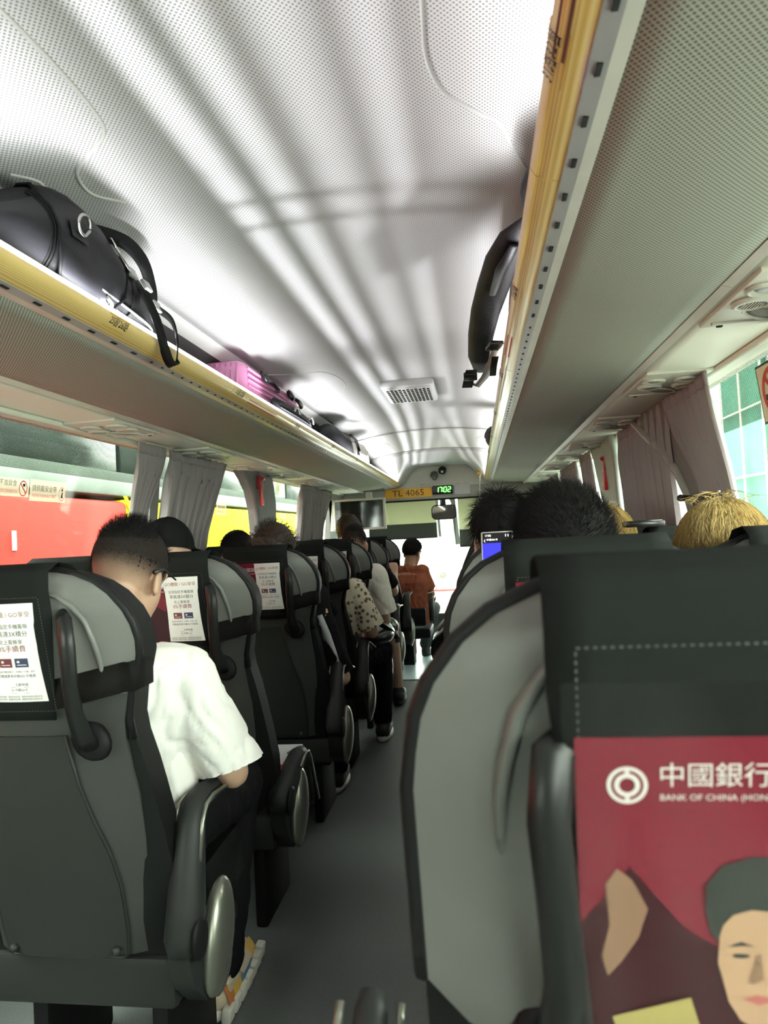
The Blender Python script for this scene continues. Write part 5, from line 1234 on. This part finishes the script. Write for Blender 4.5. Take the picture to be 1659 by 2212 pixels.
def figure(label, head, pelvis, yaw=0, pitch=.1, roll=0, chest=None, sh=None, el=None, wr=None, kn=None, an=None, lat=None,
           shirt='tee_white', sleeve=.78, slr=(.075, .075), trousers='cloth_black', long_legs=True, shoes=('shoe_black', 'sole_black'), skin='skin',
           vox=.009, hair='short', hair_mat='hair_black', hair_len=.02, hair_n=1500, wrinkle=.008, hand_spec=None, face=True, bulk=1.0, group='passengers', cat='person', hem=None, hemdir=None):
    h = Vector(head); pe = Vector(pelvis); R = head_R(yaw, pitch, roll)
    t = thing('person', label, cat, (pe.x, pe.y, pe.z-.1), group)
    nb = h + R @ V(0, -.035, -.155)
    ch = Vector(chest) if chest else pe.lerp(nb, .62)+V(0, -.02, 0)
    lat = Vector(lat) if lat else V(1, 0, 0); lat.normalize()
    if sh is None: sh = [nb+lat*(-.185*bulk)+V(0, 0, -.055), nb+lat*(.185*bulk)+V(0, 0, -.055)]
    sh = [Vector(p) for p in sh]
    if el is None: el = [p+V(-.04, .10, -.27) if i == 0 else p+V(.04, .10, -.27) for i, p in enumerate(sh)]
    el = [Vector(p) for p in el]
    if wr is None: wr = [el[0]+V(.10, .19, .06), el[1]+V(-.10, .19, .06)]
    wr = [Vector(p) for p in wr]
    if kn is None: kn = [pe+V(-.11, .40, -.01), pe+V(.11, .40, -.01)]
    kn = [Vector(p) for p in kn]
    if an is None: an = [V(k.x, k.y-.02, .09) for k in kn]
    an = [Vector(p) for p in an]
    fwd = V(0, 0, 1).cross(lat)*-1; fwd = lat.cross(V(0, 0, 1))*-1
    fwd = V(-lat.y, lat.x, 0).normalized()
    def torso(m, g, top=True):
        pts = [(pe+V(0, 0, -.09), .155, .10), (pe, .168, .115), (pe.lerp(ch, .5), .150, .108), (ch, .172, .118), (ch.lerp(nb, .55), .165, .098)] + ([(nb+V(0, 0, -.045), .10, .07)] if top else [])
        rings = [[p+lat*((rx*bulk+g)*math.cos(a))+fwd*((ry*bulk+g)*math.sin(a)) for a in [2*PI*i/20 for i in range(20)]] for p, rx, ry in pts]
        m.loft(rings)
        for s_ in sh: m.cap(nb+V(0, 0, -.05)+(s_-nb)*.15, s_, .052+g, .053+g, 12)
    m = MB(); torso(m, 0)
    m.cap(nb+V(0, 0, -.05), h + R @ V(0, -.022, -.06), .058, .052, 16); add_head(m, h, R)
    for i in (0, 1):
        m.cap(sh[i], el[i], .047*bulk, .037*bulk, 12); m.cap(el[i], wr[i], .037, .025, 12)
        hs = (hand_spec or {}).get(i)
        d = (wr[i]-el[i]).normalized()
        if hs: hand(m, wr[i], Vector(hs[0]), Vector(hs[1]), hs[2], hs[3])
        else: hand(m, wr[i], d, V(0, 0, -1)+d*.01, 1 if i == 0 else -1, .45)
        hip = pe+lat*(-.085 if i == 0 else .085)
        m.cap(hip, kn[i], .088, .060, 14); m.cap(kn[i], an[i], .055, .036, 12)
        toe = an[i]+V(0, .13, -.05); m.cap(an[i]+V(0, -.03, -.045), toe, .036, .030, 10)
    remeshed(m, vox, 'body', skin, t, 3)
    # shirt
    m = MB(); torso(m, .016)
    m.cap(nb+V(0, 0, -.05), nb+V(0, 0, -.012), .066, .062, 16)
    cuts = []
    for i in (0, 1):
        if sleeve > 1:
            m.cap(sh[i], el[i], slr[0]*.9, slr[1], 16); e = el[i].lerp(wr[i], sleeve-1); d = (wr[i]-el[i]).normalized(); m.cap(el[i], e+d*.04, .052, .040, 14); cuts.append((e, d, .08))
        else:
            d = (el[i]-sh[i]).normalized(); e = sh[i].lerp(el[i], sleeve); m.cap(sh[i], e+d*.05, slr[0]*.9, slr[1], 16); cuts.append((e, hemdir.normalized() if hemdir and i == 1 else d, slr[1]+.022))
    if hem: hem(m)
    remeshed(m, vox+.002, 'shirt', shirt, t, 4, wrinkle, 11, seed=hash_(label), cuts=cuts)
    # trousers
    m = MB(); m.loft([[p+lat*((rx+.014)*math.cos(a))+fwd*((ry+.014)*math.sin(a)) for a in [2*PI*i/20 for i in range(20)]] for p, rx, ry in ((pe+V(0, 0, -.095), .155, .10), (pe+V(0, 0, .06), .165, .115))])
    for i in (0, 1):
        hip = pe+lat*(-.085 if i == 0 else .085); m.cap(hip, kn[i].lerp(hip, 0 if long_legs else .12), .102, .078, 16)
        if long_legs: m.cap(kn[i], an[i]+V(0, 0, .03), .070, .062, 14)
    remeshed(m, vox+.003, 'trousers', trousers, t, 4, wrinkle*.8, 10)
    for i in (0, 1):
        a = an[i]; m = MB(); m.cap(a+V(0, -.035, -.035), a+V(0, .15, -.045), .046, .040, 14); m.cap(a+V(0, -.01, .0), a+V(0, .02, -.03), .046, .046, 12)
        sh_o = remeshed(m, .008, 'shoe', shoes[0], t, 3)
        m = MB(); zz = a.z-.085
        m.loft([[V(a.x+wd*math.cos(q), a.y+.055+.135*math.sin(q), z) for q in [2*PI*i2/24 for i2 in range(24)]] for z, wd in ((zz, .045), (zz+.012, .050), (zz+.028, .047))]); so = m.build('sole', shoes[1], None, org=t.location); so.parent = sh_o; so.location = (0, 0, 0)
    if face:
        for sx in (-1, 1):
            m = MB(); m.ell(h + R @ V(sx*.031, .083, .006), (.013, .012, .009), R, 12, 8); e_ = m.build('eye', 'eye_white', t)
            m = MB(); m.ell(h + R @ V(sx*.031, .0925, .006), (.006, .004, .006), R, 10, 6); m.build('iris', 'eye_dark', e_)
            m = MB(); m.tube([h + R @ V(sx*(.014+.012*k), .097-.004*k, .026+.004*math.sin(k)) for k in range(4)], [.002, .003, .003, .0015], 6); m.build('eyebrow', hair_mat, t)
        m = MB(); m.ell(h + R @ V(0, .089, -.066), (.023, .008, .007), R, 14, 8); m.build('mouth', 'lips', t)
    make_hair(t, h, R, hair, hair_mat, hair_len, hair_n)
    return t
def hl(az, style):
    """hairline height (head frame) for an azimuth measured from the face"""
    c_ = math.cos(az)
    base = interp([(-1, -.055), (-.4, -.035), (0, -.005), (.35, .02), (.6, .055), (1, .075)], c_)
    if style == 'fade': base += .088*(1 if c_ < .35 else 0)
    return base
def make_hair(t, h, R, style, mt, ln, n):
    W_ = lambda p: h + R @ p
    rg = np.random.default_rng(int(abs(h.x*1000)+abs(h.y*977)) % 9999)
    if style == 'cap':
        m = MB()
        def cp(u, v):
            az = u*2*PI; el = lerp(-.12, PI/2, v); k = 1.10; return W_(skull(az, el, k)+V(0, 0, .006))
        m.grid(cp, 32, 14); m.build('cap_crown', mt, t)
        m = MB(); m.sheet(lambda u, v: W_(V(.075*math.sin(lerp(-1.2, 1.2, u)), .085+.075*v*math.cos(lerp(-1.2, 1.2, u)*.8), .045-.014*v)), 12, 4, (0, 0, .004)); m.build('cap_peak', mt, t)
        for k in range(6):
            m = MB(); m.tube([W_(skull(k*PI/3, lerp(-.1, PI/2-.05, j/10), 1.108)+V(0, 0, .006)) for j in range(11)], .0014, 5); m.build('cap_seam', 'strap_black', t)
        m = MB(); m.ell(W_(V(0, -.005, .139)), (.008, .008, .005), R, 10, 6); m.build('cap_button', mt, t)
        return
    thick = {'fade': .004, 'spiky': .022, 'short': .012, 'curly': .022, 'bob': .016, 'side': .016}[style]
    def rad(az, el):
        p = skull(az, el, 1.0); z = p.z; q = (z-hl(az, style))/.035; q = max(0, min(1, q)); q = q*q*(3-2*q)
        if style == 'bob': q = 1 if math.cos(az) < .55 else q
        return (.965 + (.035+thick/.09)*q), q
    m = MB()
    m.grid(lambda u, v: W_(skull(u*2*PI, lerp(-PI/2+.05, PI/2, v), rad(u*2*PI, lerp(-PI/2+.05, PI/2, v))[0])), 40, 26)
    if style == 'bob':
        m.loft([[W_(V(.090*wd*math.sin(a), -.012+.100*wd*math.cos(a)*(1 if math.cos(a) < 0 else .35), z)) for a in [2*PI*i/24 for i in range(24)]] for z, wd in ((-.17, .98), (-.10, 1.04), (-.03, 1.04), (.03, .98))])
    m.build('hair', 'hair_blonde_dark' if style == 'bob' else mt, t)
    if style == 'fade':
        sb = MB(); sb.grid(lambda u, v: skull(lerp(.72, 2*PI-.72, u), lerp(-.95, 1.0, v), 1.012), 40, 22)
        so = sb.build('faded_sides', 'stubble', None, org=(0, 0, 0)); so.parent = t; so.location = h-t.location; so.rotation_euler = R.to_euler()
    paths = []
    for i in range(n):
        az = rg.uniform(0, 2*PI); el = math.asin(rg.uniform(-.75, 1)); p = skull(az, el, 1.0); d = p.z-hl(az, style)
        nrm = V(p.x/SR.x**2, (p.y-SC.y)/SR.y**2, (p.z-SC.z)/SR.z**2).normalized()
        k, q = rad(az, el)
        if style == 'fade':
            if d < -.03 or (d < 0 and rg.uniform() > 1+d/.03) or (d < -.0 and math.cos(az) > .45): continue
            L = ln*max(.04, min(1, .08+d/.075)); b0 = skull(az, el, 1.0 if q < .1 else k*.985)
            dr = (nrm + V(0, .35, .45)*(1 if d > 0.02 else -.2) + Vector(rg.normal(0, .22, 3))).normalized()
            paths.append([b0, b0+dr*L*.5, b0+dr*L+V(0, .10, 0)*L*.3])
        elif style == 'spiky':
            if d < -.004: continue
            L = ln*rg.uniform(.55, 1.15)*(.45+.55*min(1, max(0, d)/.06)); b0 = skull(az, el, k*.97)
            dr = (nrm + V(-.25, .25, .35) + Vector(rg.normal(0, .25, 3))).normalized()
            paths.append([b0, b0+dr*L*.5, b0+(dr+V(-.12, .05, .10)).normalized()*L])
        elif style in ('short', 'side'):
            if d < -.004: continue
            L = ln*rg.uniform(.6, 1.2); b0 = skull(az, el, k*.985)
            tang = (V(0, 0, -1)-nrm*nrm.dot(V(0, 0, -1))); tang = tang.normalized() if tang.length > .1 else V(.3, 1, 0)
            dr = (nrm*.55 + tang*.75 + V(.25, .2, 0) + Vector(rg.normal(0, .25, 3))).normalized()
            paths.append([b0, b0+dr*L*.5+nrm*.002, b0+dr*L])
        elif style == 'curly':
            if d < -.004: continue
            L = ln*rg.uniform(.7, 1.3); b0 = skull(az, el, k*.95); s1 = nrm.orthogonal().normalized(); s2 = nrm.cross(s1); a0 = rg.uniform(0, 6)
            paths.append([b0+nrm*L*q_+s1*.009*math.cos(a0+q_*7)*q_+s2*.009*math.sin(a0+q_*7)*q_ for q_ in (0, .2, .4, .6, .8, 1)])
        elif style == 'bob':
            if math.cos(az) > .6 and el < .6: continue
            L0 = rg.uniform(1.20, 1.27); e0 = rg.uniform(.9, PI/2); zb = rg.uniform(-.17, -.10); pts = []
            for j in range(7):
                e = lerp(e0, -.1, min(1, j/4)); p = skull(az+.05*j*rg.normal(), e, L0)
                if j > 4: p = skull(az, -.1, L0); p.z = lerp(p.z, zb, (j-4)/2)
                pts.append(p)
            if i % 70 == 0: 
                fl = Vector(rg.normal(0, .009, 3)); pts = [pts[0]+V(fl.x*j*.9+.006*math.sin(2.1*j+i), fl.y*j*.9, .012*math.sin(j*.9)+.002*j) for j in range(7)]
            paths.append(pts)
    paths = [[W_(Vector(p)) for p in q_] for q_ in paths]
    wd = {'fade': .00042, 'spiky': .00050, 'short': .0007, 'side': .0008, 'curly': .0012, 'bob': .0007}[style]
    if style == 'bob': strands([[tuple(p) for p in q_] for q_ in paths[::4]], wd*1.2, 'hair_strands', 'hair_blonde_dark', t)
    if paths: strands([[tuple(p) for p in q_] for q_ in paths], wd, 'hair_strands', mt, t)

# the young man in white in the nearest left seat: bent over, right elbow out over the armrest
def hem1(m):
    for a, b, ra, rb in (((-.76, 1.45, .86), (-.705, 1.44, .62), .085, .055), ((-.705, 1.44, .64), (-.690, 1.43, .46), .050, .018)): m.cap(a, b, ra, rb, 14)
p1 = figure('young man in a loose white tee bent forward in the nearest left seat', (-.800, 1.455, 1.155), (-.85, 1.49, .565), yaw=-.05, pitch=.42, roll=.04,
       chest=(-.815, 1.445, .86), sh=[(-.985, 1.44, .955), (-.662, 1.435, .925)], el=[(-1.03, 1.52, .70), (-.588, 1.50, .690)], wr=[(-.88, 1.72, .70), (-.73, 1.72, .69)],
       kn=[(-.95, 1.86, .53), (-.72, 1.87, .53)], an=[(-.95, 1.84, .09), (-.735, 1.72, .095)], shirt='tee_white', sleeve=.95, slr=(.072, .076), hemdir=V(.30, -.05, -1),
       shoes=('shoe_beige', 'shoe_white'), hair='fade', hair_mat='hair_black', hair_len=.026, hair_n=9000, wrinkle=.009, vox=.007)
tm = MB(); hem1(tm); remeshed(tm, .008, 'shirt_tail', 'tee_white', p1, 4, .010, 13, 3)
m = MB(); R = head_R(-.05, .42, .04); hh = V(-.800, 1.455, 1.155); m.tube([hh + R @ V(.086, .06, .01), hh + R @ V(.088, .0, .012), hh + R @ V(.088, -.018, .004), hh + R @ V(.084, -.034, -.006)], [.002, .0024, .004, .0048], 8); m.build('glasses_temple', 'cam_black', p1)
# his colourful chunky trainer is built panel by panel over the right shoe
ax, ay = -.735, 1.72
for i in range(7):
    m = MB(); q = -.075+.043*i; m.box((ax+.040+.006*math.sin(i*.5+.4), ay+q+.02, .026), (.026, .036, .040), Euler((0, .15, 0)).to_matrix(), .006); m.build('sole_block', 'shoe_white', p1, auto=40)
for (q0, q1, z0, z1, mt) in ((-.06, -.02, .04, .10, 'shoe_orange'), (-.02, .03, .045, .095, 'shoe_yellow'), (.02, .13, .045, .062, 'shoe_blue'), (.04, .12, .062, .085, 'shoe_beige'), (.12, .17, .055, .085, 'shoe_yellow')):
    m = MB(); m.grid(lambda u, v: (ax+.049-.020*v**1.5-.012*max(0, (q0+(q1-q0)*u)-.08)/.1, ay+lerp(q0, q1, u), lerp(z0, z1, v)), 5, 4); m.build('upper_panel', mt, p1)
for i in range(4):
    m = MB(); m.tube([(ax-.025, ay+.05+.022*i, .092-.006*i), (ax, ay+.052+.022*i, .099-.006*i), (ax+.026, ay+.05+.022*i, .086-.006*i)], .004, 6); m.build('lace', 'shoe_black', p1)
figure('person in a plain black cap by the left window, second row', (-1.045, 2.17, 1.175), (-1.27, 2.27, .565), yaw=.2, pitch=.15, shirt='cloth_black', sleeve=.8, hair='cap', hair_mat='cap_black', vox=.012,
       el=[(-1.44, 2.3, .75), (-1.10, 2.34, .74)], sh=[(-1.32, 2.20, .97), (-1.03, 2.20, .97)], chest=(-1.20, 2.22, .85))
figure('curly brown-haired passenger in the poster seat, black sleeve with a white panel', (-.890, 2.87, 1.150), (-.87, 2.92, .565), pitch=.2, shirt='cloth_black', sleeve=.93, slr=(.058, .060), hair='curly', hair_mat='hair_brown', hair_len=.032, hair_n=1400, vox=.009,
       sh=[(-1.06, 2.87, .965), (-.715, 2.87, .955)], el=[(-1.09, 2.96, .70), (-.618, 2.90, .60)], wr=[(-.95, 3.12, .66), (-.70, 3.08, .58)], an=[(-.97, 3.30, .09), (-.735, 3.20, .095)], kn=[(-.97, 3.32, .53), (-.76, 3.32, .53)], shoes=('shoe_black', 'shoe_white'))
pc_ = bpy.data.objects[-1] if False else [o for o in C.objects if o.name.startswith('person')][-1]
m = MB(); m.ribbon([(-.690, 2.822, .885), (-.664, 2.828, .80), (-.640, 2.836, .72), (-.612, 2.850, .640)], (1, -.25, .2), [.030, .040, .034, .012], .004); m.build('sleeve_panel', 'pale_fabric', pc_)
figure('dark-haired passenger at the left window, fourth row, top of the head showing', (-1.275, 3.46, 1.145), (-1.29, 3.55, .565), pitch=.1, sh=[(-1.44, 3.48, .95), (-1.13, 3.48, .95)], el=[(-1.46, 3.6, .72), (-1.13, 3.6, .72)], shirt='cloth_grey', hair='short', hair_len=.03, hair_n=900, vox=.012)
figure('passenger in a floral shirt leaning into the aisle, long black trousers', (-.80, 3.62, 1.02), (-.85, 3.56, .565), pitch=.75, shirt='floral', sleeve=.88, slr=(.074, .080), hair='short', hair_n=700, vox=.010,
       chest=(-.82, 3.55, .82), sh=[(-.98, 3.54, .93), (-.665, 3.52, .93)], el=[(-.98, 3.68, .70), (-.585, 3.56, .70)], wr=[(-.90, 3.82, .66), (-.66, 3.80, .66)], kn=[(-.93, 3.98, .53), (-.60, 3.96, .53)], an=[(-.93, 3.95, .09), (-.615, 3.98, .095)], shoes=('shoe_black', 'shoe_white'))
figure('man with a dark buzz cut and cream tee, arm hanging by the aisle', (-.775, 4.21, 1.160), (-.87, 4.28, .565), pitch=.35, shirt='tee_cream', sleeve=.82, slr=(.078, .086), long_legs=False, trousers='cloth_shiny', hair='fade', hair_len=.012, hair_n=4500, vox=.009,
       chest=(-.83, 4.22, .86), sh=[(-.985, 4.20, .96), (-.64, 4.18, .965)], el=[(-1.02, 4.28, .70), (-.605, 4.22, .675)], wr=[(-.88, 4.46, .66), (-.68, 4.40, .60)], kn=[(-.95, 4.66, .55), (-.63, 4.66, .57)], an=[(-.95, 4.66, .09), (-.615, 4.78, .10)])
pt = figure('tall passenger with full dark hair, hand gripping the seat handle ahead', (-.955, 4.99, 1.245), (-.87, 5.02, .60), pitch=.05, shirt='cloth_black', hair='side', hair_mat='hair_brown', hair_len=.035, hair_n=1200, vox=.008,
       chest=(-.90, 4.97, .90), sh=[(-1.09, 4.97, 1.02), (-.75, 4.97, 1.01)], el=[(-1.12, 5.05, .78), (-.660, 5.16, .77)], wr=[(-.97, 5.22, .74), (-.672, 5.335, .885)], kn=[(-.96, 5.40, .55), (-.77, 5.40, .55)], hand_spec={1: ((-.10, .35, .9), (-.2, .9, -.25), 1, .75)}, sleeve=.75)
figure('man in a brown polo shirt hunched forward on the front jump seat', (-.620, 6.36, 1.025), (-.66, 6.22, .455), yaw=-.5, pitch=.3, shirt='polo_brown', sleeve=.62, slr=(.070, .075), trousers='jeans_dark', hair='side', hair_len=.024, hair_n=1400, skin='skin_dark', vox=.008, lat=(.92, -.38, 0), bulk=1.12,
       chest=(-.655, 6.24, .76), sh=[(-.82, 6.33, .865), (-.515, 6.23, .855)], el=[(-.85, 6.44, .64), (-.455, 6.34, .585)], wr=[(-.64, 6.58, .52), (-.56, 6.56, .52)], kn=[(-.74, 6.62, .46), (-.47, 6.66, .46)], an=[(-.74, 6.66, .09), (-.56, 6.62, .09)])
pm = [o for o in C.objects if o.name.startswith('person')][-1]
m = MB(); s0, e0 = V(-.515, 6.23, .855), V(-.455, 6.34, .585); c_ = s0.lerp(e0, .66); dv = (e0-s0).normalized(); u1 = dv.orthogonal().normalized(); u2 = dv.cross(u1)
m.tube([c_+u1*.076*math.cos(a)+u2*.076*math.sin(a) for a in [2*PI*i/20 for i in range(20)]], .005, 6, closed=True); m.build('sleeve_band', 'tee_white', pm)
figure('spiky black-haired passenger in the right seat just ahead', (.172, 1.40, 1.155), (.171, 1.45, .565), pitch=.05, shirt='cloth_black', hair='spiky', hair_len=.026, hair_n=12000, vox=.010, wr=[(.045, 1.64, .98), (.22, 1.70, .72)], el=[(-.02, 1.50, .78), (.32, 1.54, .72)])
figure('black-haired passenger in the second right seat, behind the phone', (.075, 2.12, 1.195), (.171, 2.14, .565), pitch=.0, yaw=.1, sh=[(.02, 2.14, .97), (.28, 2.14, .97)], el=[(-.01, 2.26, .72), (.29, 2.28, .72)], shirt='cloth_black', hair='side', hair_len=.045, hair_n=2500, vox=.011)
figure('fair blonde passenger at the right window, loose hairs on top', (.520, 1.53, 1.112), (.585, 1.63, .565), pitch=.05, shirt='cloth_grey', hair='bob', hair_mat='hair_blonde', hair_n=3500, vox=.011, el=[(.42, 1.70, .74), (.76, 1.70, .74)], sh=[(.42, 1.56, .95), (.72, 1.56, .95)])
figure('second fair-haired passenger, half hidden right of the spiky hair', (.435, 2.36, 1.130), (.585, 2.35, .565), pitch=.05, shirt='cloth_grey', hair='bob', hair_mat='hair_blonde', hair_n=900, vox=.012, el=[(.40, 2.45, .74), (.70, 2.45, .74)], sh=[(.38, 2.34, .95), (.66, 2.34, .95)])
pj = figure('passenger in a black jacket with white shoulder stripes, third right seat', (.16, 2.88, 1.03), (.20, 2.88, .525), pitch=.3, shirt='cloth_black', sleeve=1.8, hair='short', hair_n=500, vox=.012, sh=[(-.04, 2.86, .85), (.33, 2.86, .85)], el=[(-.165, 2.95, .70), (.40, 2.95, .64)], wr=[(-.05, 3.12, .64), (.25, 3.12, .62)])
for k in (0, 1):
    m = MB(); m.ribbon([V(-.085, 2.815-.004*k, .900-.03*k), V(-.150, 2.84, .850-.03*k), V(-.205, 2.89, .79-.03*k)], (0, .6, 1), .010, .006); m.build('white_stripe', 'tee_white', pj)
# jump seat and his armrest
t = thing('jump_seat', 'black fold-down guide seat under the man in brown', 'seat', (-.66, 6.2, 0))
m = MB(); m.box((-.68, 6.25, .30), (.44, .42, .09), bev=.02); m.build('seat', 'pad_black', t, auto=40)
m = MB(); m.box((-.70, 5.99, .46), (.42, .06, .16), bev=.02); m.build('backrest', 'pad_black', t, auto=40)
m = MB(); m.box((-.68, 6.22, .13), (.10, .16, .26), bev=.01); m.build('pedestal', 'arm_black', t, auto=40)
m = MB(); m.tube([(-.445, 6.04, .42), (-.445, 6.05, .58), (-.445, 6.09, .60), (-.445, 6.34, .60)], [.022, .022, .02, .018], 10); m.build('armrest', 'arm_grey', t)
m = MB(); m.tube([(-.425, 6.06, .42), (-.425, 6.07, .585), (-.425, 6.12, .615), (-.425, 6.33, .615)], .006, 6); m.build('chrome_edge', 'silver', t)
# black shoulder bag on the lap of the floral passenger
t = thing('shoulder_bag', 'shiny black shoulder bag slung over the lap of the floral passenger', 'bag', (-.60, 3.78, .62))
m = MB(); rings = []
for j in range(9):
    q = j/8; y = 3.66+.34*q; e = max(.15, 1-abs(2*q-1)**3)**.5
    rings.append([V(-.60+.10*e*math.cos(a), y, .645+.055*e*math.sin(a)*(1+.15*math.sin(7*q+3*a))) for a in [2*PI*i/18 for i in range(18)]])
m.loft(rings); m.build('bag_body', 'cloth_shiny', t)
m = MB(); m.ribbon([(-.63, 3.60, .80), (-.58, 3.66, .74), (-.52, 3.80, .67), (-.50, 3.95, .60), (-.51, 4.05, .56)], (1, 0, .3), .03, .004); m.build('strap', 'strap_black', t)
